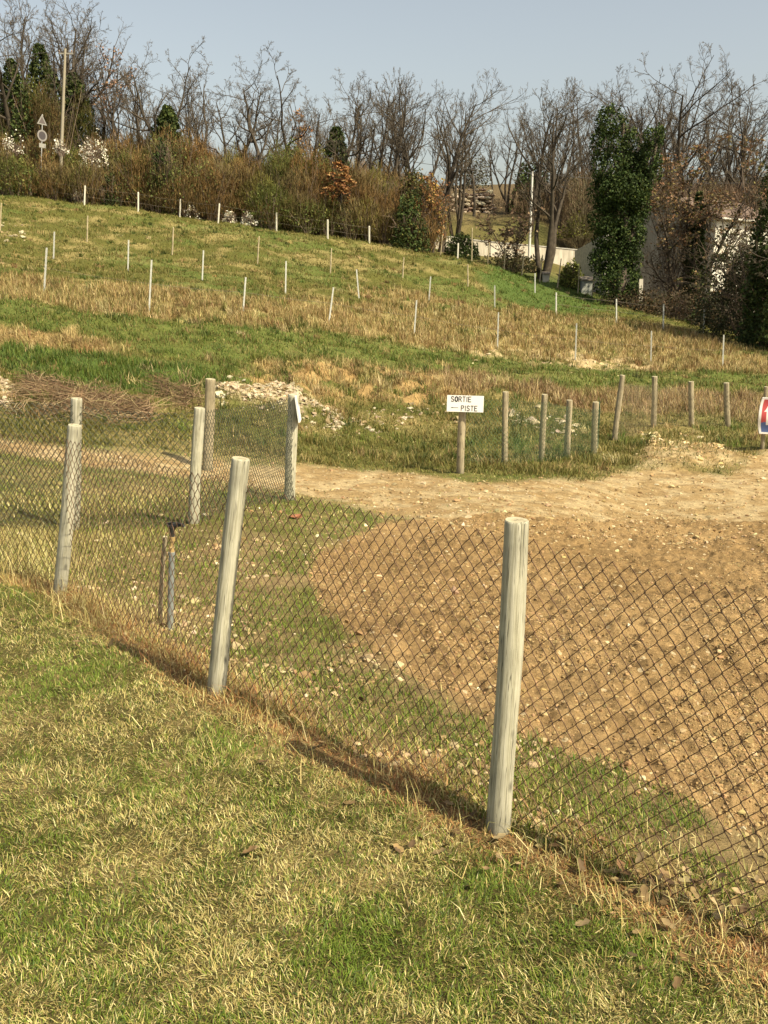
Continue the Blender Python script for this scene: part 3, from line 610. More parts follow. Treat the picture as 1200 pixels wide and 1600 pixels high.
# ------------------------------------------------------------------ clods and stones
def clods():
    A = Acc(); x, y = scatter(190000, 2.6, 20, -25, 30, rng); m = cover(x, y)
    k = rng.uniform(size=len(x)) < m['plough'] * (.25 + .75 * ss(.35, .6, fbm(x * 2, y * 2, 601, 3))); x, y = x[k], y[k]; n = len(x); r = np.hypot(x, y)
    size = np.clip(rng.lognormal(-4.65, .50, n), .005, .030) * (.75 + r * .035)
    col = pal([(.31, .208, .094), (.26, .172, .074), (.36, .25, .118), (.46, .36, .20)], [4, 3, 3, .12], n, rng)
    V, Q, T, Cc = rocks(np.stack([x, y, zg(x, y) + size * .05], 1), size, col, rng, .7, .34)
    A.add(V, None, T, Cc); o = A.build('earth_clods', M_SOIL); tag(o, 'crumbly tan earth clods covering the ploughed field', 'soil', kind='stuff')
clods()
def stones():
    A = Acc(); x, y = scatter(60000, 2.4, 24, -28, 32, rng); m = cover(x, y)
    pr = m['track'] * .55 + m['plough'] * .02 + m['sandy'] * .5 + (1 - m['plough']) * (1 - m['lawn']) * ss(10.5, 7, np.hypot(x, y)) * .50 * ss(.42, .62, fbm(x * 2.2, y * 2.2, 651, 3)) * ss(-3.2, -1.2, x)
    k = (rng.uniform(size=len(x)) < pr) & (m['fs'] > .05); x, y = x[k], y[k]; n = len(x); r = np.hypot(x, y)
    size = np.clip(rng.lognormal(-3.95, .5, n), .008, .07) * (.75 + r * .03)
    col = pal([(.44, .34, .19), (.60, .50, .33), (.36, .26, .13), (.30, .20, .09)], [2.5, .6, 3, 3], n, rng)
    V, Q, T, Cc = rocks(np.stack([x, y, zg(x, y) + size * .12], 1), size, col, rng, .6)
    A.add(V, None, T, Cc); o = A.build('field_stones', M_STONE); tag(o, 'small pale limestone pebbles strewn over the track and field edge', 'pebbles', kind='stuff')
    A = Acc()                                                        # rubble spoil
    def pile(px0, py0, px1, py1, n, s0, s1, hgt, cols):
        t = rng.uniform(size=n); o = rng.normal(size=n)
        kk = fbm(t * 11 + px0, o * 1.5, int(px1) + 900, 2) > .49; t = t[kk]; o = o[kk]; n = len(t)
        px = px0 + (px1 - px0) * t; py = py0 + (py1 - py0) * t + o * 9
        h = hit(px, py); s = s0 + (s1 - s0) * rng.uniform(0, 1, n) ** 3.2
        z = zg(h[:, 0], h[:, 1]) + s * .1 + np.abs(rng.normal(0, 1, n)) * hgt * np.exp(-o ** 2)
        V, Q, T, Cc = rocks(np.stack([h[:, 0], h[:, 1], z], 1), s, pal(cols, [3, 3, 2], n, rng), rng, .55, .42)
        A.add(V, None, T, Cc)
    W3 = [(.47, .40, .27), (.37, .295, .18), (.27, .195, .10)]
    pile(335, 614, 470, 624, 3200, .02, .13, .02, W3); pile(440, 625, 530, 660, 1500, .02, .11, .01, W3)
    pile(470, 650, 600, 668, 260, .03, .11, .01, W3); pile(-30, 596, 22, 616, 700, .03, .15, .03, W3); pile(-20, 625, 20, 636, 300, .03, .12, .02, W3)
    pile(790, 655, 900, 668, 170, .05, .20, .02, W3); pile(640, 640, 720, 655, 100, .05, .18, .02, W3); pile(560, 640, 640, 660, 60, .05, .14, .0, W3)
    pile(1000, 690, 1130, 712, 420, .03, .12, .01, [(.48, .34, .16), (.56, .42, .22), (.60, .5, .3)])
    pile(735, 550, 1040, 572, 500, .04, .16, .0, [(.58, .46, .26), (.50, .38, .2), (.62, .52, .33)])
    pile(-10, 362, 40, 366, 60, .1, .3, .02, W3); pile(700, 385, 760, 402, 50, .1, .3, .0, W3)
    o = A.build('rubble', M_STONE); tag(o, 'heaps of white limestone rubble at the foot of the green bank', 'rubble', kind='stuff')
    A = Acc()                                                        # raked brushwood
    for px0, py0, px1, py1, n in ((35, 606, 120, 628, 1500), (110, 628, 240, 650, 1700), (255, 612, 318, 632, 700), (20, 640, 200, 655, 700)):
        t = rng.uniform(size=n); t = t[fbm(t * 7 + px0, t * 3, 931, 2) > .42]; n = len(t); h = hit(px0 + (px1 - px0) * t, py0 + (py1 - py0) * t + rng.normal(0, 9, n))
        p = np.stack([h[:, 0], h[:, 1], zg(h[:, 0], h[:, 1]) + rng.uniform(0, .13, n)], 1)
        a = rng.normal(2.7, .9, n); d = np.stack([np.cos(a), np.sin(a), rng.normal(0, .25, n)], 1); L = rng.uniform(.15, .6, n)[:, None]
        q = p + d * L; mid = (p + q) / 2 + rng.normal(0, .03, (n, 3)); V, Q = tubes(np.stack([p, mid, q], 1), np.array([[.005, .004, .002]]), 3)
        A.add(V, Q, None, np.repeat(pal([(.20, .13, .07), (.14, .09, .05), (.32, .24, .13)], [3, 3, 2], n, rng), 9, axis=0))
    o = A.build('brushwood', M_TWIG); tag(o, 'raked brown brushwood and vine cuttings below the green bank', 'brushwood', kind='stuff')
stones()

# ------------------------------------------------------------------ posts and wire fences
def post_obj(name, foot, top, r, mat, parent=None, crack=False, seed=0, dig=.12, taper=.96, wob=.0045):
    """weathered round post as one mesh, origin at the foot"""
    foot = np.array(foot, float); top = np.array(top, float); ax = top - foot; Ln = np.linalg.norm(ax)
    rg = np.random.default_rng(seed); k = 40; sd = 64
    ca = -1.26                                   # crack faces the viewer
    angs = ca + math.pi / 62 + np.concatenate([[-.075 , -.045, -.015], np.arange(1, sd - 2) / (sd - 2) * 2 * math.pi - .05]) 
    hs = np.concatenate([[-dig], np.linspace(0, Ln - .006, k), [Ln]])
    V = []
    ph = rg.uniform(0, 6, 4)
    for h in hs:
        t = max(h, 0) / Ln; rr_ = r * (1.0 - (1.0 - taper) * t) * (1 + .025 * math.sin(h * 9 + ph[0]))
        if h == Ln: rr_ *= .94
        cx = wob * math.sin(h * 3.3 + ph[1]) * t * (1 - t) * 4; cy = wob * math.cos(h * 2.7 + ph[2]) * t * (1 - t) * 4
        ra = rr_ * (1 + .035 * np.sin(angs * 3 + ph[3] + h) + .008 * np.sin(angs * 9 + ph[0] + h * 2) + .004 * np.sin(angs * 23 + ph[1] + .6 * math.sin(h * 6)))
        if crack:
            cw = ss(Ln - .19, Ln - .15, np.array(h)); dd = np.abs(angs - (ca + math.pi / 62 - .045))
            ra = ra - (dd < .01) * cw * r * .8
        V += [(cx + a * math.cos(b), cy + a * math.sin(b), h) for a, b in zip(ra, angs)]
    V += [(0, 0, Ln + .001)]
    nR = len(hs); Q = [(i * sd + j, i * sd + (j + 1) % sd, (i + 1) * sd + (j + 1) % sd, (i + 1) * sd + j) for i in range(nR - 1) for j in range(sd)]
    T = [((nR - 1) * sd + j, (nR - 1) * sd + (j + 1) % sd, nR * sd) for j in range(sd)]
    me = mesh_np(name, V, Q, T, np.full((len(V), 3), .4), mat, True); me.materials.append(M_ENDG)
    mi = np.zeros(len(Q) + len(T), np.int32); mi[len(Q):] = 1; me.polygons.foreach_set('material_index', mi)
    sm = np.ones(len(mi), bool); sm[len(Q):] = False; me.polygons.foreach_set('use_smooth', sm)
    o = link(name, me, parent); o.location = foot
    o.rotation_mode = 'QUATERNION'; o.rotation_quaternion = Vector((0, 0, 1)).rotation_difference(Vector(ax / Ln))
    return o

def netting(name, path, ztop, cell, r, col, parent, zbot=.02, sag=.02, sides=4, side_off=0.0, seed=1, mat=None, lean=None):
    """chain-link fabric hung along a plan path: zigzag wires that hook into each other"""
    rg = np.random.default_rng(seed); path = np.array(path); seg = np.linalg.norm(np.diff(path, axis=0), axis=1); cum = np.concatenate([[0], np.cumsum(seg)])
    zt = np.array(ztop, float); hw = cell / 2 * .80; hz = cell / 2; nW = int(cum[-1] / hw); polys = {}
    for k in range(nW):
        s0 = k * hw; sc = s0 + hw / 2
        i = min(max(np.searchsorted(cum, sc) - 1, 0), len(seg) - 1); t = (sc - cum[i]) / seg[i]
        zg0 = float(zg(*(path[i] + (path[i + 1] - path[i]) * t))) + zbot
        tp = zt[i] + (zt[i + 1] - zt[i]) * t - sag * 4 * t * (1 - t)
        nseg = max(int(round((tp - zg0) / hz)), 2); 
        if (nseg + k) % 2: nseg += 1
        # knots on one global height lattice per wire column
        j = np.arange(nseg + 1); z = tp - j * hz
        side = (j + k) % 2                        # 0 left, 1 right
        side = np.where((j % 2 == 0) == (k % 2 == 0), 0, 1)
        s = s0 + side * hw
        pts = []
        for a in range(nseg + 1):
            for q in ((0,) if a in (0,) else (-1, 0)):
                if q == -1: ss_, zz, dp = (s[a - 1] + s[a]) / 2, (z[a - 1] + z[a]) / 2, (.0022 if side[a] else -.0022)
                else: ss_, zz, dp = s[a] + (.0022 if side[a] else -.0022), z[a], 0
                pts.append((ss_, zz, dp))
        polys.setdefault(len(pts), []).append(pts)
    A = Acc()
    def warp(a):
        s, z, d = a[..., 0], a[..., 1], a[..., 2]
        i = np.clip(np.searchsorted(cum, s.ravel()).reshape(s.shape) - 1, 0, len(seg) - 1); t = (s - cum[i]) / seg[i]
        dr = nrm(np.diff(path, axis=0)); nr2 = np.stack([-dr[:, 1], dr[:, 0]], 1)
        base = path[i] * (1 - t[..., None]) + path[i + 1] * t[..., None]
        bulge = (fbm(s * 1.6 + 3, z * 2.2, 701 + seed, 2) - .5) * .05 + side_off
        off = nr2[i] * (d + bulge)[..., None]
        xy = base + off
        wz = (fbm(s * 2.1, z * 1.1 + 9, 705 + seed, 2) - .5) * .03
        ws = (fbm(s * 1.7, z * 1.7 + 4, 715 + seed, 2) - .5) * .03
        xy = xy + dr[i] * ws[..., None]
        if lean is not None:
            lz = (z - zg(xy[..., 0], xy[..., 1])); xy = xy + np.array(lean) * lz[..., None]
        return np.concatenate([xy, (z + wz)[..., None]], -1)
    for k, p in polys.items():
        p = np.array(p); W_ = warp(p); V, Q = tubes(W_, np.full(W_.shape[:2], r), sides)
        c = np.array(col) * (1 + rg.normal(0, .15, (len(p), 1))); A.add(V, Q, None, np.repeat(c, W_.shape[1] * sides, axis=0))
    return A.build(name, mat or M_WIRE, parent)

# the near fence
fr = tag(link('wire_fence', None), 'rusty chain-link fence on grey round posts crossing the foreground', 'fence')
fr.location = (*FENCE_A[3], float(zg(*FENCE_A[3])))
bpy.context.view_layer.update()
def on_fence(o, root):
    o.parent = root; o.matrix_parent_inverse = root.matrix_world.inverted()
NEAR = [((93, 930), (117, 664), 10.5), ((337, 1083), (376, 716), 14.5), ((778, 1300), (807, 812), 19)]
plabs = ['thin leaning grey post at the left of the near fence', 'grey post with a worn pale patch in the middle of the near fence', 'thick grey post split at its top, nearest the camera']
for i, ((fx, fy), (tx, ty), hw) in enumerate(NEAR):
    f = hit1(fx, fy); f[2] = zg(f[0], f[1]); tp = P(tx, ty, f[1] + (.0 if i else .02))
    rr_ = hw * (math.hypot(f[1], CAM_H - .5)) / F_PX
    o = post_obj('fence_post', f, tp, rr_, M_WOOD, None, crack=(i == 2), seed=10 + i)
    on_fence(o, fr); o['label'] = plabs[i]
pz = [float(zg(*p)) for p in FENCE_A]
o = netting('wire_netting', FENCE_A, [pz[0] + .93, pz[1] + .93, pz[2] + .90, pz[3] + .93, pz[4] + .96, pz[5] + .97, pz[6] + .97], .066, .00165, (.125, .068, .036), None, side_off=.055, lean=(.06, 0))
on_fence(o, fr)

def wire_run(root_name, label, posts, cell, r, col, mat_post, off, drop, seed, ext0=None, ext1=None, pr=5.5, plab=None, pname='fence_post'):
    """posts: list of (foot px, foot py, top px, top py)"""
    foots = []; tops = []
    for (fx, fy, tx, ty) in posts:
        f = hit1(fx, fy); f[2] = zg(f[0], f[1]); foots.append(f); tops.append(P(tx, ty, f[1]))
    root = tag(link(root_name, None), label, 'fence'); root.location = foots[-1]; bpy.context.view_layer.update()
    for i, (f, t) in enumerate(zip(foots, tops)):
        o = post_obj(pname, f, t, pr * f[1] * 1.03 / F_PX, mat_post, None, seed=seed + i); on_fence(o, root)
        if plab: o['label'] = plab[i]
    path = [f[:2] for f in foots]; zt = [t[2] - drop for t in tops]
    if ext0 is not None: path.insert(0, path[0] + np.array(ext0)); zt.insert(0, float(zg(*path[0])) + zt[0] - foots[0][2])
    if ext1 is not None: path.append(path[-1] + np.array(ext1)); zt.append(float(zg(*path[-1])) + zt[-1] - foots[-1][2])
    on_fence(netting('wire_netting', path, zt, cell, r, col, None, side_off=off, seed=seed), root)
    return root
wire_run('wire_fence', 'chain-link fence with mesh wrapped over its pale posts beside the dirt track', [(116, 828, 120, 622), (302, 818, 312, 637), (452, 782, 459, 616)],
         .066, .0026, (.050, .052, .030), M_WOOD, -.06, .03, 31, ext0=(-2.6, .25), pr=8.6)
wire_run('wire_fence', 'green wire fence on thin posts running right of the exit sign', [(788, 728, 790, 612), (846, 722, 851, 616), (886, 714, 890, 625), (928, 710, 931, 628)],
         .07, .0022, (.075, .12, .06), M_WOODB, -.05, .10, 51, ext0=(-.55, -.02), ext1=(.25, 1.1), pr=4.8)
wire_run('wire_fence', 'wire fence on spaced wooden posts in front of the brown weeds on the right', [(960, 688, 973, 586), (1021, 668, 1023, 588), (1080, 668, 1080, 596), (1137, 668, 1135, 598)],
         .10, .0018, (.20, .17, .10), M_WOODB, -.05, .15, 71, ext1=(2.2, .3), pr=4.2)
# lone brown post behind the pale one
f = hit1(324, 735); f[2] = zg(f[0], f[1])
tag(post_obj('wooden_post', f, P(329, 592, f[1]), 8.2 * f[1] / F_PX, M_WOODB, None, seed=91), 'dark brown wooden post standing behind the middle pale fence post', 'post')

# ------------------------------------------------------------------ signs
def oriented(px, py, Y, yaw=0):
    p = P(px, py, Y); return p, Matrix.Translation(p) @ Matrix.Rotation(yaw, 4, 'Z')
STROKES = {'S': [[(.95,.85),(.75,1),(.25,1),(.03,.8),(.2,.56),(.8,.44),(.97,.2),(.75,0),(.25,0),(.03,.15)]],
 'O': [[(.5,1),(.12,.85),(0,.5),(.12,.15),(.5,0),(.88,.15),(1,.5),(.88,.85),(.5,1)]],
 'R': [[(0,0),(0,1),(.7,1),(.95,.78),(.7,.52),(0,.52)],[(.5,.52),(1,0)]], 'T': [[(0,1),(1,1)],[(.5,1),(.5,0)]],
 'I': [[(.5,0),(.5,1)]], 'E': [[(1,1),(0,1),(0,0),(1,0)],[(0,.52),(.8,.52)]], 'P': [[(0,0),(0,1),(.75,1),(1,.76),(.75,.5),(0,.5)]]}
def letters(A, text, x, z, w, h, gap, sw, depth=.002, bold=()):
    for i, ch in enumerate(text):
        for st in STROKES[ch]:
            st = np.array(st); q = (sw * (1.6 if i in bold else 1))
            ww = w * (.25 if ch == 'I' else 1); xx = x
            for a, b in zip(st[:-1], st[1:]):
                a3 = np.array([xx + a[0] * ww, z + a[1] * h]); b3 = np.array([xx + b[0] * ww, z + b[1] * h]); d = nrm(b3 - a3); n = np.array([-d[1], d[0]]) * q / 2
                a3 = a3 - d * q * .3; b3 = b3 + d * q * .3
                c = [a3 - n, b3 - n, b3 + n, a3 + n]; V = [(p[0], -depth, p[1]) for p in c] + [(p[0], 0, p[1]) for p in c]
                A.add(V, [(0, 1, 2, 3), (0, 4, 5, 1), (1, 5, 6, 2), (2, 6, 7, 3), (3, 7, 4, 0)], None, (.03, .03, .035))
        x += w * (.25 if ch == 'I' else 1) + gap
f = hit1(719, 740); f[2] = zg(f[0], f[1]); Ys = f[1]; mpx = Ys * 1.0 / F_PX      # metres per photo pixel there
sg = tag(link('exit_sign', None), 'white board lettered SORTIE PISTE with a left arrow on a wooden post', 'sign'); sg.location = f
bpy.context.view_layer.update()
o = post_obj('sign_post', f, P(723, 632, Ys + .05), 6.2 * mpx, M_WOODB, None, seed=99); on_fence(o, sg)
bw, bh = 57 * mpx, 25.5 * mpx; pc = P(727, 631, Ys - .085)
A = Acc(); A.box((-bw/2, 0, -bh/2), (bw/2, .012, bh/2), (.86, .85, .80)); o = A.build('sign_board', M_SIGN, None); o.location = pc; o.rotation_euler = (0, math.radians(1), math.radians(-4)); bpy.context.view_layer.update()
board = o; on_fence(o, sg)
lh = 7.6 * mpx; lw = 4.0 * mpx; gp = 1.95 * mpx
A0, A1, A2 = Acc(), Acc(), Acc(); letters(A0, 'SORTIE', -bw/2 + 6.6 * mpx, 3.4 * mpx, lw, lh, gp, 1.05 * mpx, bold=(1,)); letters(A1, 'PISTE', -bw/2 + 22.5 * mpx, -10.6 * mpx, lw, lh, gp, 1.05 * mpx)
x0, x1, zz = -bw/2 + 6 * mpx, -bw/2 + 18 * mpx, -6.2 * mpx
A2.add([(x0, -.002, zz), (x0 + 3*mpx, -.002, zz - .9*mpx), (x0 + 3*mpx, -.002, zz + .9*mpx)], None, [(0, 1, 2)], (.03, .03, .035))
A2.add([(x0 + 2*mpx, -.0022, zz - .3*mpx), (x1, -.0022, zz - .3*mpx), (x1, -.0022, zz + .3*mpx), (x0 + 2*mpx, -.0022, zz + .3*mpx)], [(0, 1, 2, 3)], None, (.03, .03, .035))
for a_, n_ in ((A0, 'word'), (A1, 'word'), (A2, 'arrow')):
    o = a_.build(n_, M_SIGN, board); o.location = (0, -.001, 0)

# white plate seen edge-on on the far pale post
pq = hit1(452, 782); A = Acc(); A.box((-.009, -.10, -.14), (.009, .12, .14), (.80, .78, .72)); b = A.build('plate', M_PAINT, None)
b.location = P(465.5, 638, pq[1] - .02); b.rotation_euler = (0, math.radians(-7), math.radians(1)); b.name = 'sign_plate'
tag(b, 'small white sign plate seen edge-on on the pale post beside the track', 'sign')

# banner at the right edge
f = hit1(1190, 700); Yb = 16.0; mb = Yb / F_PX
A = Acc(); nx, nz = 24, 16; Wb, Hb = 78 * mb, 58 * mb
V = []; cc = []; 
def bx(u, v): return u * Wb - (.045 * math.sin(v * math.pi)) * (1 - 2 * u) * 1.0, -.10 * math.sin(u * math.pi) + .012 * math.sin(v * 9 + u * 5), v * Hb
Q = []
for j in range(nz * 4 + 1):
    for i in range(nx * 4 + 1):
        u, v = i / (nx * 4), j / (nz * 4); V.append(bx(u, v))
        e = min(u * Wb, (1 - u) * Wb, v * Hb, (1 - v) * Hb)
        if e < .035: c = (.82, .80, .75)
        else:
            c = (.50, .085, .085)
            if v < .32 + .1 * u: c = (.10, .15, .33)
            one = (.135 < u < .235 and .26 < v < .76) or (.09 < u < .235 and .62 < v < .76 and (v - .62) < (u - .09) * 2.4)
            if one or (.30 < u < .62 and .26 < v < .76 and not (.38 < u < .54 and .36 < v < .66)): c = (.82, .80, .75)
        cc.append(c)
w_ = nx * 4 + 1
Q = [(j * w_ + i, j * w_ + i + 1, (j + 1) * w_ + i + 1, (j + 1) * w_ + i) for j in range(nz * 4) for i in range(nx * 4)]
bp_ = tag(link('banner', None), 'red, white and blue number banner at the right edge of the field', 'banner'); pb = P(1186, 678, Yb); bp_.location = pb
M_BANNER = vmat('banner_cloth', .7, .04, 6)
cl = link('banner_cloth', mesh_np('banner_cloth', V, Q, None, np.array(cc), M_BANNER, True), bp_)
sol = cl.modifiers.new('thick', 'SOLIDIFY'); sol.thickness = .004
fb = np.array([pb[0] + .10, Yb + .05, 0]); fb[2] = zg(fb[0], fb[1]); bpy.context.view_layer.update()
on_fence(post_obj('banner_post', fb, P(1197, 604, Yb + .05), 3 * mb, M_WOODB, None, seed=120), bp_)
fb2 = fb + np.array([.62, .05, 0]); fb2[2] = zg(fb2[0], fb2[1])
on_fence(post_obj('banner_post', fb2, fb2 + np.array([.02, 0, .9]), 3 * mb, M_WOODB, None, seed=121), bp_)

# ------------------------------------------------------------------ sprinkler and its cane
f = hit1(266, 985); f[2] = zg(f[0], f[1]); Yp = f[1]; mp_ = (Yp * CT + (CAM_H - .3) * ST) / F_PX
sp = tag(link('sprinkler', None), 'field sprinkler on a grey standpipe with black impact head behind the fence', 'sprinkler'); sp.location = f
top = P(269, 822, Yp) - f
def turned(prof, col, axis_end, A, sides=16):
    pts = np.array([[h * axis_end / np.linalg.norm(axis_end) for h, r in prof]]); V, Q = tubes(pts, np.array([[r for h, r in prof]]), sides); A.add(V, Q, None, col)
Ht = np.linalg.norm(top)
A = Acc(); turned([(-.1, 5.2*mp_), (Ht * .72, 4.6*mp_), (Ht * .725, 5.6*mp_), (Ht * .755, 5.6*mp_), (Ht * .76, 3*mp_)], (.20, .215, .20), top, A); A.build('standpipe', M_METAL, sp)
A = Acc(); turned([(Ht * .75, 4.6*mp_), (Ht * .80, 4.6*mp_), (Ht * .81, 3.4*mp_), (Ht * .855, 3.4*mp_), (Ht * .86, 5*mp_), (Ht * .90, 5*mp_), (Ht * .905, 2*mp_)], (.36, .25, .10), top, A); A.build('brass_coupling', M_METAL, sp)
A = Acc(); c = top / Ht
turned([(Ht * .895, 4*mp_), (Ht * .97, 4*mp_), (Ht * .99, 6*mp_), (Ht * 1.02, 4.5*mp_), (Ht * 1.035, 1*mp_)], (.035, .035, .033), top, A)
pz_ = top * .99
V, Q = tubes(np.array([[pz_ + np.array([-6*mp_, 0, 2*mp_]), pz_ + np.array([2*mp_, -.01, 3*mp_]), pz_ + np.array([17*mp_, -.02, 4.5*mp_])]]), np.array([[3.2*mp_, 3*mp_, 1.8*mp_]]), 10); A.add(V, Q, None, (.03, .03, .03))
V, Q = tubes(np.array([[pz_ + np.array([-8*mp_, .0, 6*mp_]), pz_ + np.array([4*mp_, -.02, 9*mp_]), pz_ + np.array([20*mp_, -.03, 7*mp_])]]), np.array([[1.5*mp_, 1.3*mp_, 1.5*mp_]]), 8); A.add(V, Q, None, (.03, .03, .03))
V, Q = tubes(np.array([[pz_ + np.array([18*mp_, -.03, 8*mp_]), pz_ + np.array([20*mp_, -.03, 3*mp_])]]), np.array([[2.5*mp_, 2.5*mp_]]), 8); A.add(V, Q, None, (.03, .03, .03))
A.build('sprinkler_head', M_METAL, sp, smooth=True)
f2 = hit1(250, 978); f2[2] = zg(f2[0], f2[1])
tag(post_obj('wooden_cane', f2, P(258, 838, f2[1]), 3.6 * mp_, M_WOODB, None, seed=140), 'thin brown wooden stake leaning beside the sprinkler', 'stake')
# terracotta shard by the far post
A = Acc(); h = hit1(458, 812); V, _, T, Cc = rocks(np.array([[h[0], h[1], zg(h[0], h[1]) + .02]]), np.array([.09]), np.array([[.28, .12, .06]]), rng, .5); A.add(V, None, T, Cc)
A.box((-.035, -.02, 0), (.04, .02, .03), (.28, .12, .06), Matrix.Translation((h[0] + .03, h[1] + .03, zg(h[0], h[1]))) @ Matrix.Rotation(.6, 4, 'Z'))
tag(A.build('brick_fragment', M_STONE), 'small red brick fragment in the grass by the pale post', 'brick')

# ------------------------------------------------------------------ vineyard stakes
ORD = ['first', 'second', 'third', 'fourth', 'fifth', 'sixth', 'seventh', 'eighth', 'ninth', 'tenth', 'eleventh', 'twelfth', 'thirteenth', 'fourteenth', 'fifteenth', 'sixteenth', 'seventeenth', 'eighteenth', 'nineteenth', 'twentieth',
       'twenty-first', 'twenty-second', 'twenty-third', 'twenty-fourth', 'twenty-fifth', 'twenty-sixth', 'twenty-seventh', 'twenty-eighth', 'twenty-ninth', 'thirtieth']
def stake_mesh(kind):
    A = Acc()
    if kind == 'steel':       # folded C profile with hooks on both edges
        w, d, t = .024, .018, .003
        for lo, hi in (((-w, -d, -.3), (w, -d + t, 1)), ((-w, -d + t, -.3), (-w + t, d, 1)), ((w - t, -d + t, -.3), (w, d, 1))): A.box(lo, hi, (.50, .50, .44))
        for k in range(7): A.box((-w - .006, d - .004, .3 + k * .1), (-w - .0005, d, .32 + k * .1), (.42, .42, .37)); A.box((w + .0005, d - .004, .3 + k * .1), (w + .006, d, .32 + k * .1), (.42, .42, .37))
    elif kind == 'white':
        w = .046; rings = [(-.3, w), (.97, w), (1.0, w * .72)]; V = []
        for h, r in rings: V += [(sx * r + ex, sy * r + ey, h) for sx, sy, ex, ey in ((-1, -1, .012, 0), (1, -1, -.012, 0), (1, -1, 0, .012), (1, 1, 0, -.012), (1, 1, -.012, 0), (-1, 1, .012, 0), (-1, 1, 0, -.012), (-1, -1, 0, .012))]
        A.add(V, [(i * 8 + j, i * 8 + (j + 1) % 8, (i + 1) * 8 + (j + 1) % 8, (i + 1) * 8 + j) for i in range(2) for j in range(8)], [(16, 16 + j, 17 + j) for j in range(1, 7)], (.66, .62, .50))
    else:
        V, Q = tubes(np.array([[(0, 0, -.3), (.004, 0, .35), (-.003, .003, .7), (0, 0, .99), (0, 0, 1.0)]]), np.array([[.036, .034, .031, .028, .014]]), 9)
        A.add(V, Q, [(36, 36 + j, 37 + j) for j in range(1, 8)], (.42, .35, .22))
    return mesh_np(kind + '_stake', np.concatenate(A.V), np.concatenate(A.Q), np.concatenate(A.T) if A.T else None, np.concatenate(A.C), {'steel': M_METAL, 'white': M_PAINT, 'wood': M_BARK}[kind])
SM = {k: stake_mesh(k) for k in ('steel', 'white', 'wood')}
def stake_row(kind, items, noun, row, group, name, cat, Yfix=None, wsc=1.0, nearest=None):
    tops = []
    for i, it in enumerate(items):
        fx, fy, tx, ty = it[:4]; 
        if Yfix is not None:
            Y = Yfix[0] + (Yfix[1] - Yfix[0]) * i / max(len(items) - 1, 1); f = P(fx, fy, Y); f[2] = min(f[2], float(zg(f[0], f[1])) + .0)
        else:
            f = hit1(fx, fy); f[2] = zg(f[0], f[1])
        t = P(tx, ty, f[1]); ax = Vector(t - f); o = link(name, SM[kind]); o.location = f
        o.rotation_mode = 'QUATERNION'; o.rotation_quaternion = Vector((0, 0, 1)).rotation_difference(ax.normalized()) @ Quaternion((0, 0, 1), .3 * math.sin(i * 7))
        o.scale = (wsc, wsc, ax.length); tops.append((f, t))
        tag(o, f'{noun}, {ORD[i]} from the left {row}', cat, group)
    return tops
R4 = stake_row('white', [(48,307,48,276),(132,322,133,290),(216,331,216,300),(281,340,282,311),(341,350,343,318),(432,362,432,332),(512,373,512,343),(577,381,577,353),(649,391,649,366),(715,405,716,380)],
          'pale square post', 'along the ridge below the thicket', 'pale posts along the ridge', 'boundary_post', 'post', wsc=.92)
R3 = stake_row('wood', [(0,361,2,317),(136,379,137,337),(269,398,271,355),(402,413,405,369),(516,427,518,388),(629,434,631,402),(731,449,731,413)],
          'thin beige stake', 'in the highest vineyard row', 'beige stakes of the upper vineyard row', 'vineyard_stake', 'stake', wsc=1.0)
R2 = stake_row('steel', [(84,408,85,362),(200,425,201,375),(316,438,318,391),(446,460,447,408),(561,467,557,421),(670,474,673,432),(773,480,773,446)],
          'slim grey stake', 'in the middle vineyard row', 'grey stakes of the middle vineyard row', 'vineyard_stake', 'stake', wsc=1.05)
R1 = stake_row('steel', [(69,458,73,387),(233,490,237,406),(380,486,384,433),(514,505,521,449),(647,526,651,469),(777,551,779,488),(899,562,901,505),(1017,570,1018,517),(1129,577,1131,523)],
          'tall steel stake', 'in the lowest vineyard row', 'steel stakes of the lowest vineyard row', 'vineyard_stake', 'stake', wsc=.9)
R5 = stake_row('steel', [(836,458,836,427),(869,493,869,457),(963,506,963,467),(1036,518,1037,475),(1099,521,1101,480),(1182,532,1184,500)],
          'grey stake', 'before the shaded trees and house', 'grey stakes before the shaded trees', 'vineyard_stake', 'stake', wsc=1.25)
R6 = stake_row('wood', [(667,394,669,356),(688,400,693,350),(737,404,738,356),(761,420,765,379),(787,427,790,388),(815,433,819,393),(843,440,848,398),(871,446,877,404),(903,455,906,412),(925,462,928,430)],
          'brown garden fence stake', 'between ridge and garden wall', 'brown stakes before the garden wall', 'garden_stake', 'stake', Yfix=(63, 60), wsc=1.1)
def wires(name, tops, fr_, label, r=.006):
    A = Acc()
    for q in fr_:
        for (f0, t0), (f1, t1) in zip(tops[:-1], tops[1:]):
            a = f0 + (t0 - f0) * q; b = f1 + (t1 - f1) * q; m_ = (a + b) / 2 - np.array([0, 0, .03]); V, Q = tubes(np.array([[a, m_, b]]), np.array([[r] * 3]), 4); A.add(V, Q, None, (.20, .17, .13))
    tag(A.build(name, M_WIRE), label, 'wire')
wires('fence_wire', R4, (.9, .45), 'thin wires strung between the pale ridge posts', .004)
wires('trellis_wire', R1, (.55,), 'thin trellis wire of the lowest vineyard row', .003)
wires('trellis_wire', R5[1:], (.9, .5), 'thin wires before the shaded trees', .005)

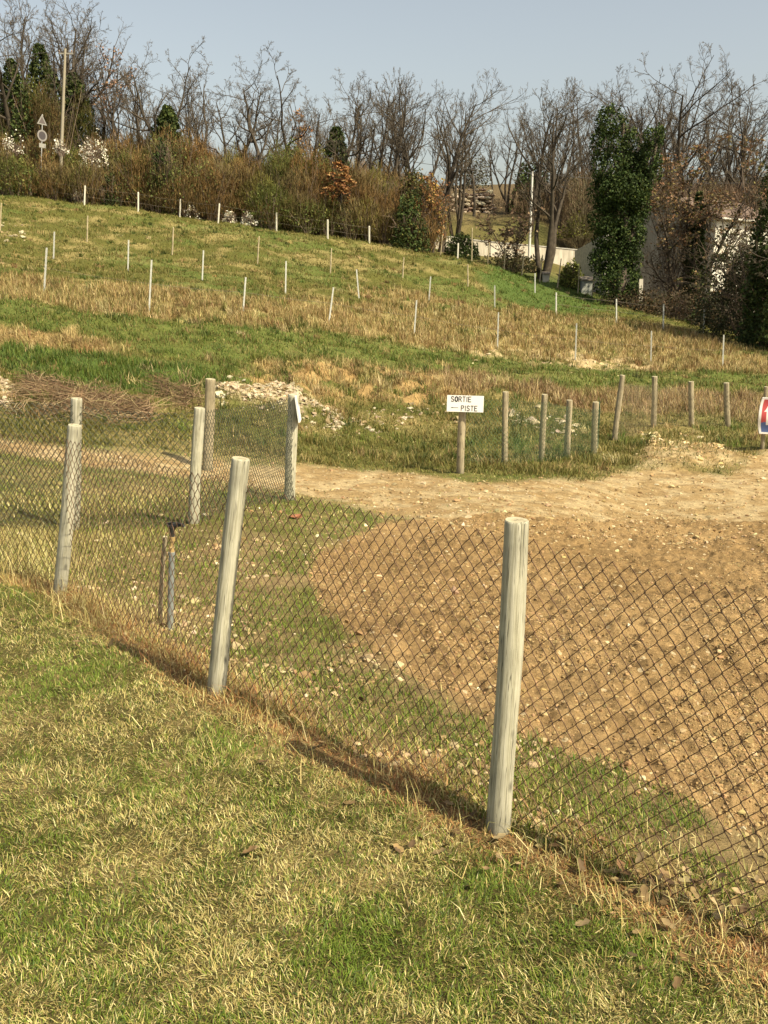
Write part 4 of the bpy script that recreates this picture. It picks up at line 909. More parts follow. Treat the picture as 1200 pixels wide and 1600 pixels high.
# ------------------------------------------------------------------ trees
def branch(start, d, L, k, wig, up, rg):
    n = len(start); pts = np.zeros((n, k, 3)); pts[:, 0] = start; d = nrm(d)
    for i in range(1, k):
        d = nrm(d + rg.normal(0, wig, (n, 3)) + np.array([0, 0, up])); pts[:, i] = pts[:, i - 1] + d * (L / (k - 1))[:, None]
    return pts
def kids(pts, rad, L, per, tmin, ang, lf, rf, rg, tmax=1.0):
    n, k, _ = pts.shape; idx = np.repeat(np.arange(n), per); t = tmin + (tmax - tmin) * ((np.tile(np.arange(per), n) + rg.uniform(0, 1, n * per)) / per)
    ft = np.clip(t * (k - 1), 0, k - 1.001); i = ft.astype(int); u = (ft - i)[:, None]
    p = pts[idx, i] * (1 - u) + pts[idx, i + 1] * u; tg = nrm(pts[idx, i + 1] - pts[idx, i])
    r = rad[idx, i] * (1 - u[:, 0]) + rad[idx, i + 1] * u[:, 0]
    pr = nrm(np.cross(tg, rg.normal(size=tg.shape))); a = np.radians(rg.normal(ang[0], ang[1], len(idx)))[:, None]
    d = tg * np.cos(a) + pr * np.sin(a); l = L[idx] * lf * (1.15 - .6 * t) * rg.uniform(.65, 1.25, len(idx))
    return p, d, l, np.minimum(r * rf, rad[idx, 0] * .7)
def taper(r0, k, end=.25): return r0[:, None] * np.linspace(1, end, k)[None, :]
def tree_arrays(seed, H=12.0, r0=.17, stems=1, spread=.15, wig=.10, per=(9, 6, 6, 5, 3), ang=(48, 12), lf=(.50, .52, .5, .48, .55), up=.05, tmin=.34, twig_r=.0056, bark=(.068, .054, .038), twig=(.145, .120, .088)):
    rg = np.random.default_rng(seed); T = Acc(); Cn = Acc(); tips = []
    a = rg.uniform(0, 6.28, stems) + np.arange(stems) * 2.4
    d = np.stack([np.cos(a) * spread, np.sin(a) * spread, np.ones(stems)], 1); L = H * .82 * rg.uniform(.8, 1, stems); L[0] = H * .86
    p = branch(np.stack([np.cos(a) * .12 * (stems > 1), np.sin(a) * .12 * (stems > 1), np.full(stems, -.3)], 1), d, L, 14, wig * .55, .03, rg)
    rad_ = taper(np.full(stems, r0) / (1 if stems == 1 else 1.3), 14, .16); rad_[:, 0] *= 1.35
    V, Q = tubes(p, rad_, 9); T.add(V, Q, None, bark)
    for lv, n in enumerate(per):
        s, d, L, r = kids(p, rad_, L, n, tmin if lv == 0 else .22, (ang[0] * (1, .9, .85, .8, .8)[lv], ang[1]), lf[lv], (.60, .60, .55, .55, .7)[lv], rg)
        r = np.maximum(r, twig_r * (4.5, 2.8, 1.7, 1.2, 1.0)[lv]); k = (9, 7, 6, 4, 3)[lv]
        p = branch(s, d, L, k, wig * (1.0, 1.0, .95, .8, .6)[lv], up * (1, .8, .6, .5, .4)[lv], rg); rad_ = taper(r, k, (.35, .4, .45, .5, .5)[lv])
        V, Q = tubes(p, rad_, (6, 4, 3, 3, 3)[lv])
        (T if lv == 0 else Cn).add(V, Q, None, np.array(bark) if lv < 3 else np.array(twig))
        if lv >= 2: tips.append(p[:, -1])
    return T, Cn, np.concatenate(tips)
def acc_mesh(A, name, mat, smooth=False): return mesh_np(name, np.concatenate(A.V), np.concatenate(A.Q) if A.Q else None, np.concatenate(A.T) if A.T else None, np.concatenate(A.C), mat, smooth)

PROTO = {}
def proto(key, **kw):
    T, Cn, tips = tree_arrays(**kw)
    PROTO[key] = (acc_mesh(T, 'trunk_' + key, M_BARK, True), acc_mesh(Cn, 'crown_' + key, M_TWIG), tips)
proto('oak', seed=1, wig=.17, ang=(52, 12), per=(9, 5, 5, 5, 4), up=.08, tmin=.38, lf=(.52, .50, .48, .45, .65), r0=.26)
proto('crooked', seed=12, wig=.20, ang=(52, 14), per=(7, 5, 5, 5, 4), up=.09, tmin=.36, stems=2, spread=.16, lf=(.48, .5, .48, .45, .65), r0=.24)
proto('slim', seed=3, wig=.11, ang=(38, 9), per=(11, 5, 4, 4, 4), up=.09, tmin=.40, lf=(.34, .5, .5, .5, .65), r0=.17)
proto('multi', seed=4, wig=.12, ang=(38, 9), per=(7, 5, 4, 4, 4), stems=4, spread=.26, up=.09, tmin=.40, lf=(.40, .5, .48, .45, .65), r0=.22)
proto('broad', seed=5, wig=.11, ang=(48, 10), per=(13, 6, 5, 4, 4), up=.11, tmin=.30, lf=(.55, .5, .45, .45, .65), r0=.26)
proto('dense', seed=6, wig=.13, ang=(42, 11), per=(12, 6, 5, 5, 4), stems=3, spread=.3, tmin=.2, up=.09, lf=(.45, .5, .5, .45, .55), twig=(.15, .115, .08))

def foliage_mesh(name, centres, size, cols, w, rg, mat=None, nb=None):
    V, Q, Cc = leafquads(centres, size, pal(cols, w, len(centres), rg), rg, nb); return mesh_np(name, V, Q, None, Cc, mat or M_LEAF)
IVY = [(.050, .072, .018), (.080, .100, .026), (.032, .048, .014), (.125, .135, .04)]
def ivy_col(rg, h0, h1, R, n, taper_=.4):
    """ivy sleeve round a trunk (local coordinates)"""
    h = rg.uniform(h0, h1, n); a = rg.uniform(0, 6.28, n); lump = fbm(h * .9 + 5, a * 1.1, 31, 3); t = (h - h0) / (h1 - h0)
    r = R * (1 - (1 - taper_) * t) * (.30 + .75 * np.sin(np.clip(t * .9 + .1, 0, 1) * math.pi) ** .6) * (.25 + 1.35 * lump) * rg.uniform(.55, 1.05, n); k = lump > .40
    return np.stack([np.cos(a) * r, np.sin(a) * r, h], 1)[k]

def tree(key, px, py_top, Y, label, name='bare_tree', cat='tree', group=None, rot=0, py_foot=None, ivy=None, leaves=None, lean=0, wide=1.0, foot_z=None):
    tp = P(px, py_top, Y); f = np.array([tp[0], Y, 0.]); f[2] = zg(f[0], f[1]) - .05
    if py_foot is not None: f = P(px, py_foot, Y); f[2] = max(min(f[2], zg(f[0], f[1]) + .2), zg(f[0], f[1]) - .3)
    H = tp[2] - f[2]; sc = H / float(np.sort(PROTO[key][2][:, 2])[-12])
    root = tag(link(name, None), label, cat, group); root.location = f; root.rotation_euler = (0, lean, rot); root.scale = (sc * wide, sc * wide, sc)
    tm, cm, tips = PROTO[key]; link('trunk', tm, root); link('crown', cm, root)
    rg = np.random.default_rng(int(px * 7 + Y))
    if ivy: link('ivy', ivy_mesh(rg, ivy, sc), root)
    if leaves:
        n, cols = leaves[:2]; c = tips[rg.choice(len(tips), min(n, len(tips)), replace=False)]; c = c + rg.normal(0, .12, c.shape)
        if len(leaves) > 2: c = c[(c[:, 2] > leaves[2] * 12) & (c[:, 2] < leaves[3] * 12)]
        link('leaves', foliage_mesh('leaves', c, rg.uniform(.10, .20, len(c)) / sc, cols, [1] * len(cols), rg), root)
    return root
def ivy_mesh(rg, ivy, sc):
    c = ivy_col(rg, ivy[0] / sc, ivy[1] / sc, ivy[2] / sc, ivy[3]); return foliage_mesh('ivy', c, rg.uniform(.13, .28, len(c)) / sc, IVY, [4, 3, 3, 1], rg)
ORANGE = [(.30, .14, .05), (.22, .10, .04), (.36, .21, .08)]
PINKY = [(.36, .22, .15), (.28, .17, .11)]
# front row of the wood, left to right: kind, px, top y, distance, rotation, extras
WOOD = [('oak', 6, -10, 66, 0, dict(ivy=(.5, 8, 1.6, 5000))), ('slim', 28, -30, 72, 1, {}), ('oak', 52, -40, 69, 2.2, dict(ivy=(.5, 9.5, 1.9, 6500))), ('dense', 78, -10, 74, .5, {}),
  ('broad', 104, -20, 70, 4, dict(ivy=(.5, 8.0, 1.9, 5500))), ('crooked', 132, 20, 72, 3, {}), ('slim', 158, 68, 68, 0, dict(leaves=(260, PINKY, .5, 1))), ('slim', 185, 72, 70, 2, dict(leaves=(260, PINKY, .45, 1))),
  ('crooked', 232, 50, 68, .6, dict(ivy=(.3, 2.5, .6, 400))), ('oak', 256, 62, 66, 5, dict(ivy=(2.4, 6.6, 1.5, 4200))), ('multi', 292, 108, 74, 1, {}), ('slim', 318, 112, 78, 2, {}),
  ('crooked', 340, 75, 68, 2.3, {}), ('oak', 366, 92, 71, 1.1, {}), ('oak', 402, 70, 66, 3.7, {}), ('crooked', 425, 82, 70, 5.1, {}), ('slim', 458, 170, 72, .3, dict(leaves=(500, ORANGE, .3, 1))),
  ('oak', 524, 112, 67, .9, dict(ivy=(2.0, 6.8, 1.4, 4200))), ('slim', 556, 118, 73, 4, {}), ('multi', 584, 102, 70, 2.6, {}), ('slim', 606, 122, 68, 5.5, {}), ('multi', 638, 112, 74, 0.2, {}), ('slim', 655, 124, 69, 1.9, {}),
  ('broad', 694, 104, 70, 2.1, {}), ('multi', 716, 135, 78, 1.4, {}), ('slim', 771, 205, 96, .8, {}), ('broad', 836, 128, 82, 1.2, {}), ('multi', 882, 132, 86, 3.1, {}), ('multi', 925, 118, 90, 5, {}), ('broad', 915, 170, 84, 2.2, {}),
  ('slim', 985, 140, 92, 2, {}), ('broad', 1058, 84, 82, 0.4, {}), ('multi', 1022, 120, 86, 1.3, {}), ('broad', 1098, 122, 88, 4.4, {}), ('multi', 1148, 112, 84, 2.7, {}), ('broad', 1192, 108, 80, 3.6, {}), ('oak', 1228, 90, 78, 1, {})]
WOOD += [('multi', 206, 96, 80, 1.2, {}), ('slim', 443, 148, 76, 2.2, {}), ('oak', 484, 138, 78, .4, {}), ('multi', 500, 150, 84, 4.2, {}), ('oak', 548, 108, 79, 2.9, {}), ('broad', 622, 106, 80, 3.3, {}), ('slim', 744, 178, 90, 1.2, {}), ('multi', 800, 160, 92, 2.4, {}), ('slim', 862, 150, 94, .1, {}), ('oak', 958, 128, 90, 2.2, {}), ('broad', 1036, 104, 92, 5.2, {}), ('oak', 1122, 112, 92, 3, {}), ('slim', 1170, 105, 90, 1, {})]
WOOD.sort(key=lambda w: w[1])
DESC = {'oak': 'crooked bare oak', 'crooked': 'twisted bare two-stemmed tree', 'slim': 'slim bare tree', 'multi': 'bare many-stemmed tree', 'broad': 'broad bare tree with fine twigs', 'dense': 'dense twiggy bare tree'}
for i, (k, px, pt, Y, rot, ex) in enumerate(WOOD):
    d = DESC[k].replace(' with fine twigs', '' if 'ivy' in ex else ' with fine twigs') + (' wrapped in green ivy' if 'ivy' in ex else ' with a few russet leaves' if 'leaves' in ex else '')
    n_ = ORD[i] if i < 30 else None
    where = f'{n_} from the left on the ridge' if i < 30 else f'behind the house, {ORD[len(WOOD) - 1 - i]} from right' if i < len(WOOD) - 1 else 'at the far right edge behind the house'
    tree(k, px, pt, Y, f'{d}, {where}', rot=rot, group='bare trees of the wood', wide=1.0 if k != 'slim' else 1.1, **ex)
rg0 = np.random.default_rng(88)
tree('multi', 848, 128, 63, 'large dark bare tree leaning right over the garden stakes', rot=.9, py_foot=432, lean=.05, wide=1.15)
tree('dense', 797, 318, 64, 'small round bare fruit tree before the white garden wall', name='fruit_tree', rot=.4, py_foot=428, wide=1.5, leaves=(700, [(.30, .2, .12), (.22, .15, .09)]))
tree('oak', 1222, 40, 42, 'near bare tree at the right edge reaching above the house', rot=2.0, py_foot=535, wide=.75, ivy=(.3, 9.0, 1.7, 6500))
tree('slim', 538, 252, 61.5, 'small tree with orange dead leaves at the edge of the thicket', rot=1, leaves=(800, ORANGE, .35, 1), wide=1.7)
tree('dense', 676, 268, 62.5, 'russet leaved small tree beside the dark evergreen bush', rot=2, leaves=(1500, ORANGE + [(.28, .2, .05)], .2, 1), wide=1.1)
tree('dense', 1078, 205, 60, 'tangled tree with russet leaves and ivy before the house', rot=2.9, py_foot=498, leaves=(4200, [(.20, .125, .065), (.20, .11, .055), (.16, .13, .045)], .40, 1), ivy=(.4, 7.4, .62, 2600), wide=1.35)
tree('crooked', 1160, 330, 52, 'low pale-branched tree sprawling before the white house wall', rot=.7, py_foot=524, wide=1.5, leaves=(700, [(.2, .13, .06), (.1, .11, .03)]))
tree('crooked', 1228, 300, 40, 'bare sprawling tree leaning in from the right edge', rot=4.1, py_foot=540, wide=1.5)

# ivy-clad tree: the tall dark green column
def ivy_tree():
    Y = 58.0; f = P(968, 468, Y); f[2] = zg(f[0], f[1]); m_ = Y / F_PX
    root = tag(link('ivy_tree', None), 'tall tree completely clad in dark green ivy in front of the house', 'tree'); root.location = f
    rg = np.random.default_rng(12); H = 305 * m_
    A = Acc(); V, Q = tubes(np.array([[(0, 0, -.3), (.1, 0, H * .35), (-.3, .1, H * .7), (-.35, .1, H * .88)], [(0, 0, H * .2), (1.0, 0, H * .5), (1.6, .2, H * .75), (1.9, .2, H * .84)]]), np.array([[.32, .24, .15, .05], [.18, .13, .08, .03]]), 9)
    A.add(V, Q, None, (.12, .095, .07)); A.build('trunk', M_BARK, root, smooth=True)
    # lobes of foliage: (px offset, py, radius px)
    lobes = [(955,190,24,24),(950,225,27,28),(955,262,30,28),(962,300,34,30),(970,335,36,30),(962,370,34,26),(958,405,36,30),(962,440,36,28),(985,300,26,26),(1000,330,18,26),(990,262,20,24),(1010,250,20,24),(1018,215,17,18),(1015,275,17,20),(985,225,15,25),(940,415,20,20),(1000,290,20,30),(945,300,24,30),(985,365,24,30),(940,345,22,22),(985,405,20,24),(985,440,20,26)]
    cs = []; cl = []
    for (lx, ly, rw, rh) in lobes:
        n = int(rw * rh * 3.2); c = P(lx, ly, Y) - f; c[1] = rg.normal(0, .25)
        u = nrm(rg.normal(size=(n, 3))) * (rg.uniform(.55, 1.05, (n, 1))); u[:, 0] *= rw * m_; u[:, 1] *= rw * m_; u[:, 2] *= rh * m_
        cs.append(c + u)
    c = np.concatenate(cs); g = fbm(c[:, 0] * 2.4 + 50, c[:, 2] * 2.4 + c[:, 1] * 2, 808, 3); c = c[g > .42]; g = g[g > .42]
    col = pal([(.038, .062, .015), (.062, .090, .020), (.024, .040, .011), (.105, .125, .030)], [4, 3, 3, .7], len(c), rg)
    V, Q, Cc = leafquads(c, rg.uniform(.08, .19, len(c)), col, rg, np.array([.2, -.2, .3]))
    link('ivy', mesh_np('ivy', V, Q, None, Cc, M_LEAF), root)
ivy_tree()

def bush(name, label, px, py_foot, Y, wpx, hpx, cols, w, n, leaf=(.08, .2), cat='bush', stems=26, twig=(.15, .11, .08), group=None, depth=.8, gap=.36, seed=0, flat=False):
    m_ = Y / F_PX; f = P(px, py_foot, Y); zz = float(zg(f[0], f[1])); f[2] = zz if abs(f[2] - zz) < 1.2 else f[2]
    Wb_, Hb_ = wpx * m_ * .5, hpx * m_; rg = np.random.default_rng(int(px * 3 + py_foot) + seed)
    root = tag(link(name, None), label, cat, group); root.location = f
    a = rg.uniform(0, 6.28, stems); ln = rg.uniform(.5, 1, stems) * Hb_ * .95; s = np.stack([np.cos(a) * .15, np.sin(a) * .15, np.full(stems, -.15)], 1)
    tilt = Wb_ / max(Hb_, .1) * rg.uniform(.1, .9, stems)
    p = branch(s, np.stack([np.cos(a) * tilt, np.sin(a) * tilt, np.ones(stems)], 1), ln, 6, .12, .02, rg); A = Acc(); rd = taper(np.full(stems, .03), 6, .3); V, Q = tubes(p, rd, 4); A.add(V, Q, None, twig)
    s, d, L, r = kids(p, rd, ln, 9, .2, (42, 12), .4, .7, rg); p2 = branch(s, d, L, 4, .15, .05, rg); V, Q = tubes(p2, taper(np.full(len(r), .012), 4, .5), 3); A.add(V, Q, None, twig)
    A.build('branches', M_TWIG, root)
    u = nrm(rg.normal(size=(n, 3))); u[:, 2] = np.abs(u[:, 2]) * 1.0; u *= (rg.uniform(.3, 1.0, (n, 1)) ** .5)
    lump = 1 + .35 * (fbm(u[:, 0] * 3 + 9, u[:, 2] * 3 + u[:, 1] * 2, 900 + int(px), 3) - .5) * 2
    c = u * lump[:, None] * np.array([Wb_, Wb_ * depth, Hb_]); g = fbm(c[:, 0] * 2.5 + 40, c[:, 2] * 2.5 + c[:, 1] * 1.5, 910, 3); c = c[g > gap]
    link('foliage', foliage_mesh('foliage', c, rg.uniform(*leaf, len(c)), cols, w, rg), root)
    return root
DKG = [(.050, .075, .020), (.075, .105, .028), (.034, .05, .015)]
BLOS = [(.88, .84, .70), (.76, .70, .55), (.40, .33, .22)]
bush('evergreen_bush', 'dark green bush with yellow-green top at the right end of the thicket', 640, 388, 61, 66, 82, DKG + [(.12, .12, .03)], [4, 4, 2, 1.5], 5200)
bush('evergreen_bush', 'upright olive bush rising behind the dark bush at the thicket end', 645, 330, 63.5, 50, 62, [(.13, .12, .035), (.09, .10, .03), (.2, .13, .05)], [3, 3, 2], 2600)
bush('garden_bush', 'round dark green garden bush in front of the low white wall', 720, 412, 64.5, 60, 38, DKG, [3, 3, 2], 2600)
bush('garden_bush', 'low olive brown hedge bush behind the garden stakes', 800, 436, 64, 110, 30, [(.13, .11, .05), (.10, .10, .035), (.17, .12, .06)], [3, 3, 2], 3200)
bush('garden_bush', 'yellow-green clipped bush beside the grey shed', 893, 452, 62, 46, 38, [(.22, .23, .05), (.15, .17, .04), (.10, .11, .03)], [3, 3, 2], 2400)
bush('garden_bush', 'bright yellow-green shrub uphill behind the wall end', 905, 372, 80, 60, 36, [(.30, .30, .05), (.2, .2, .05), (.12, .12, .035)], [2, 3, 3], 1800, leaf=(.1, .25))
bush('evergreen_tree', 'dark evergreen tree far behind the pale pole', 828, 322, 92, 62, 78, DKG, [3, 3, 3], 3400, leaf=(.15, .35), cat='tree')
bush('evergreen_tree', 'distant grey-green tree low on the skyline', 735, 308, 112, 70, 48, [(.09, .09, .06), (.11, .10, .065), (.07, .07, .045)], [2, 2, 2], 2400, leaf=(.12, .3), cat='tree', gap=.45)
for lab, px, pf, Y, wp, hp, n in (('white flowering blackthorn shrub between pale pole and oaks', 148, 262, 62.5, 46, 50, 650), ('small white flowering shrub at the foot of the pale pole', 96, 240, 63, 26, 26, 260), ('white flowering shrub at the left edge of the thicket', 22, 240, 63, 34, 30, 260),
                                  ('low white flowering shrub behind the fourth ridge post', 301, 337, 61, 30, 26, 170), ('low white flowering shrub right of the fifth ridge post', 360, 352, 61, 22, 20, 260), ('white flowering shrub beneath the thicket, rightmost of the low ones', 391, 358, 61, 32, 22, 320), ('tiny white flowering shrub beside the second ridge post', 125, 318, 61, 18, 28, 110)):
    bush('blossom_shrub', lab, px, pf, Y, wp, hp, BLOS, [4, 3, 1], int(n * 1.6), leaf=(.06, .13), cat='shrub', group='white flowering shrubs in the thicket', stems=14, gap=.5)
bush('ivy_stump', 'dark ivy covered stump in the thicket under the flowering shrub', 172, 312, 61.5, 30, 52, DKG, [3, 2, 4], 1200, cat='stump')
bush('ivy_stump', 'dark ivy covered trunk standing in the middle of the thicket', 254, 292, 61.5, 26, 72, DKG, [3, 2, 4], 1300, cat='stump')
bush('shaded_bush', 'large dark bush under the trees at the right edge', 1160, 522, 47, 150, 160, [(.045, .05, .02), (.03, .035, .014), (.08, .07, .03)], [3, 3, 1.4], 9000, leaf=(.07, .18))  # near-black leaf colours stand for the deep shade under the trees
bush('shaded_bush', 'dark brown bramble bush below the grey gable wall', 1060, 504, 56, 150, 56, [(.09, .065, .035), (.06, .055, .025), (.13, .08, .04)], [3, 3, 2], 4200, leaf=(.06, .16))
bush('shaded_bush', 'dark evergreen reaching over the right edge above the house', 1196, 530, 44, 96, 335, DKG, [3, 3, 3], 15000, leaf=(.08, .2), cat='tree')
bush('creeper_bush', 'tangle of bare brown creeper climbing in front of the grey gable wall', 1050, 496, 60.5, 110, 180, [(.13, .095, .055), (.09, .065, .038), (.17, .12, .065), (.07, .075, .03)], [3, 3, 2, 1.5], 6500, leaf=(.05, .14), gap=.45)
bush('creeper_bush', 'dark ivy mass hiding the lower right of the white house wall', 1165, 470, 56, 70, 95, DKG + [(.10, .08, .04)], [3, 3, 3, 2], 3800, leaf=(.07, .17), gap=.40)
bush('shaded_bush', 'low dark brown bramble spreading at the foot of the ivy tree', 990, 496, 57, 110, 34, [(.075, .055, .028), (.05, .05, .02), (.11, .07, .03)], [3, 3, 2], 3600, leaf=(.06, .15))  # added to deepen the dark under the trees; shade is in the leaf colours
bush('shaded_bush', 'dark rounded thorn bush behind the last grey stakes on the right', 1128, 524, 52, 120, 62, [(.055, .045, .022), (.04, .04, .017), (.09, .06, .03)], [3, 3, 2], 5200, leaf=(.06, .15))  # added filler for the shaded gap behind the stakes, leaves coloured dark for it
bush('shaded_bush', 'dark bush at the foot of the low house wall', 1120, 508, 54, 90, 70, DKG, [3, 2, 3], 3600, leaf=(.06, .16))  # added so dark foliage fills the shaded area by the wall

# the thicket of bare scrub along the ridge: nobody could count it
def thicket():
    A = Acc(); rg = np.random.default_rng(33)
    topx = [-120, 0, 60, 100, 200, 250, 300, 400, 450, 520, 600, 660, 700]; topy = [195, 200, 215, 220, 205, 198, 212, 236, 222, 240, 262, 292, 330]
    cols = [(.215, .135, .050), (.170, .128, .050), (.165, .148, .036), (.20, .115, .040), (.110, .120, .026), (.195, .155, .065)]
    for i in range(440):
        left = i % 9 == 0; px = rg.uniform(-120, 668) if not left else rg.uniform(-100, 140); Y = 61.2 + 8.5 * rg.uniform() ** 1.2; gx_ = P(px, 350, Y)[0]; zf_ = float(zg(gx_, Y)); ty = np.interp(px, topx, topy) + rg.normal(0, 7)
        if left: Y = rg.uniform(65, 73); ty = rg.uniform(105, 190)
        Hc = max((P(px, ty, Y)[2] - zf_) * (1.0 if left else rg.uniform(.78, 1.08) if Y > 63.5 else rg.uniform(.3, .85)), .8); Rc = rg.uniform(.8, 1.6); n = int(1300 * Hc * Rc / 4)
        base = np.array(cols[rg.choice(6, p=[.26, .2, .17, .14, .13, .10])]) * (.75 if left else 1) * rg.uniform(.75, 1.15)
        th = rg.uniform(0, 6.28, n); q = rg.uniform(0, 1, n) ** .5; h = rg.uniform(0, 1, n) ** .75; rad_ = Rc * q * (.35 + .85 * np.sin(np.clip(h, 0, 1) * 2.8))
        p = np.stack([gx_ + np.cos(th) * rad_, Y + np.sin(th) * rad_ * .8, zf_ + h * Hc * (1 - .25 * q)], 1)
        L = rg.uniform(.15, .60, n); az = th + rg.normal(0, 1.3, n)
        col = base * (1 + rg.normal(0, .22, (n, 1)))
        V, Q, T, Cc = blades(p, L, rg.uniform(.010, .026, n), az, rg.uniform(.0, 1.5, n), rg.uniform(-.7, .7, n), np.clip(col, .01, 1), rg); A.add(V, Q, T, Cc)
        # stems
        s = 10; a = rg.uniform(0, 6.28, s); pp = branch(np.stack([gx_ + np.cos(a) * .2, Y + np.sin(a) * .2, np.full(s, zf_ - .1)], 1), np.stack([np.cos(a) * .3, np.sin(a) * .3, np.ones(s)], 1), np.full(s, Hc) * rg.uniform(.6, 1.05, s), 6, .1, .02, rg)
        V, Q = tubes(pp, taper(np.full(s, .026), 6, .3), 3); A.add(V, Q, None, np.array([.17, .125, .09]) * rg.uniform(.6, 1.3))
        if base[1] > .11 and base[0] < .16:
            nl = int(n * .5); j = rg.choice(n, nl); V, Q, Cc = leafquads(p[j] + rg.normal(0, .15, (nl, 3)), rg.uniform(.08, .18, nl), pal([(.12, .14, .035), (.08, .10, .028), (.18, .17, .05)], [3, 3, 1], nl, rg), rg); A.add(V, Q, None, Cc)
    o = A.build('thicket', M_TWIG); tag(o, 'brown and olive thicket of bare scrub along the ridge below the trees', 'thicket', kind='stuff')
    A = Acc()                                   # far scrub closing the view under the crowns
    for i in range(380):
        px = rg.uniform(560, 1330); Y = rg.uniform(76, 100); gx_ = P(px, 320, Y)[0]; zf_ = float(zg(gx_, Y)); 
        if 690 < px < 800 and Y < 94: continue
        if 790 < px < 900 and Y < 84: continue
        ty = np.interp(px, [560, 680, 740, 790, 860, 930, 1000, 1330], [245, 290, 310, 322, 275, 262, 270, 275]) + abs(rg.normal(0, 22)); Hc = np.clip(P(px, ty, Y)[2] - zf_, .6, 8.0); Rc = rg.uniform(1.0, 2.2); n = int(330 * Hc * Rc / 4)
        base = np.array([(.20, .135, .08), (.17, .125, .07), (.14, .12, .06), (.22, .15, .10)][rg.choice(4)])
        th = rg.uniform(0, 6.28, n); h = rg.uniform(0, 1, n) ** .8; q = rg.uniform(0, 1, n) ** .5
        p = np.stack([gx_ + np.cos(th) * Rc * q, Y + np.sin(th) * Rc * q, zf_ + h * Hc], 1)
        V, Q, T, Cc = blades(p, rg.uniform(.3, .9, n), rg.uniform(.012, .032, n), th, rg.uniform(0, 1.4, n), rg.uniform(-.3, .4, n), np.clip(base * (1 + rg.normal(0, .2, (n, 1))), .01, 1), rg); A.add(V, Q, T, Cc)
    o = A.build('far_scrub', M_TWIG); tag(o, 'hazy brown scrub filling the wood floor behind house and garden', 'scrub', kind='stuff')
thicket()

# ------------------------------------------------------------------ house, walls, poles
def house():
    root = tag(link('house', None), 'old white house with brown tiled roof half hidden behind trees', 'house')
    Y0 = 63.5; c = P(1108, 480, Y0); c[2] = zg(c[0], c[1]) - .6; root.location = c
    yaw = math.radians(40)       # long wall direction
    lx = np.array([math.cos(math.radians(48)), math.sin(math.radians(48)), 0]); gx2 = np.array([-math.sin(math.radians(48)), math.cos(math.radians(48)), 0])
    def W3(u, v, z): return lx * u + gx2 * v + np.array([0, 0, z])
    Hh = P(1108, 338, Y0)[2] - c[2]; Lh, Gw = 11.0, 6.4; pk = 1.35
    def wall(name, a, b, mat, holes=()):
        """a,b plan corners (u,v); wall 0.3 thick built inward with real openings"""
        A = Acc(); (u0, v0), (u1, v1) = a, b; L = math.hypot(u1 - u0, v1 - v0); du, dv = (u1 - u0) / L, (v1 - v0) / L; nu, nv = -dv, du; th = .3
        xs = sorted({0, L} | {h[0] for h in holes} | {h[1] for h in holes}); zs = sorted({0, Hh} | {h[2] for h in holes} | {h[3] for h in holes})
        for i in range(len(xs) - 1):
            for j in range(len(zs) - 1):
                cx, cz = (xs[i] + xs[i+1]) / 2, (zs[j] + zs[j+1]) / 2
                if any(h[0] < cx < h[1] and h[2] < cz < h[3] for h in holes): continue
                V = [W3(u0 + du * s + nu * t, v0 + dv * s + nv * t, z) for z in (zs[j], zs[j+1]) for s, t in ((xs[i], 0), (xs[i+1], 0), (xs[i+1], th), (xs[i], th))]
                A.add(V, [(0,3,2,1),(4,5,6,7),(0,1,5,4),(1,2,6,5),(2,3,7,6),(3,0,4,7)])
        return A.build(name, mat, root)
    wall('wall', (0, 0), (Lh, 0), M_RENDER, [(2.2, 3.2, 2.4, 4.0), (6.2, 7.2, 2.4, 4.0)])
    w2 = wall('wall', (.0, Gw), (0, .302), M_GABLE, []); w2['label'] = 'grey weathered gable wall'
    wall('wall', (Lh, .3), (Lh, Gw - .3), M_RENDER); wall('wall', (Lh, Gw), (.31, Gw), M_RENDER)
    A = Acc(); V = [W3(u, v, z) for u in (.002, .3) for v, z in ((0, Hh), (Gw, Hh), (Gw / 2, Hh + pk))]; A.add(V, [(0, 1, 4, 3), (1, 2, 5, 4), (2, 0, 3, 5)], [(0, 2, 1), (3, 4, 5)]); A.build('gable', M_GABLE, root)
    rf = Acc(); nt = 60
    for sgn in (0, 1):           # corrugated tile slopes
        v_e = -.35 if sgn == 0 else Gw + .35; ze = Hh - .12; V = []; Q = []
        nn = nt * 4
        for i in range(nn + 1):
            u = -.3 + (Lh + .6) * i / nn; bump = .03 * abs(math.sin(i / 4 * math.pi))
            for vv, z in ((v_e, ze), (Gw / 2, Hh + pk + .02)): V.append(W3(u, vv, z + .03 + bump)); V.append(W3(u, vv, z - .07))
        for i in range(nn): b = i * 4; Q += [(b, b + 4, b + 6, b + 2), (b + 1, b + 3, b + 7, b + 5), (b, b + 1, b + 5, b + 4)]
        rf.add(V, Q)
    roof = rf.build('roof', M_TILE, root)
    A = Acc(); V, Q = tubes(np.array([[W3(-.3, -.42, Hh - .14), W3(Lh + .3, -.42, Hh - .14)]]), np.array([[.07, .07]]), 8); A.add(V, Q, None, (.62, .58, .48)); g = A.build('gutter', M_PAINT, root)
    for u in (2.2, 6.2):
        A = Acc()
        def bxx(u0, u1, v0, v1, z0, z1, col):
            V = [W3(a, b, z) for z in (z0, z1) for a, b in ((u0, v0), (u1, v0), (u1, v1), (u0, v1))]; A.add(V, [(0,3,2,1),(4,5,6,7),(0,1,5,4),(1,2,6,5),(2,3,7,6),(3,0,4,7)], None, col)
        for a, b in ((u + .02, u + .49), (u + .51, u + .98)): bxx(a, b, .12, .16, 2.42, 3.98, (.20, .14, .09))
        A.build('shutter', M_PAINT, root)
house()

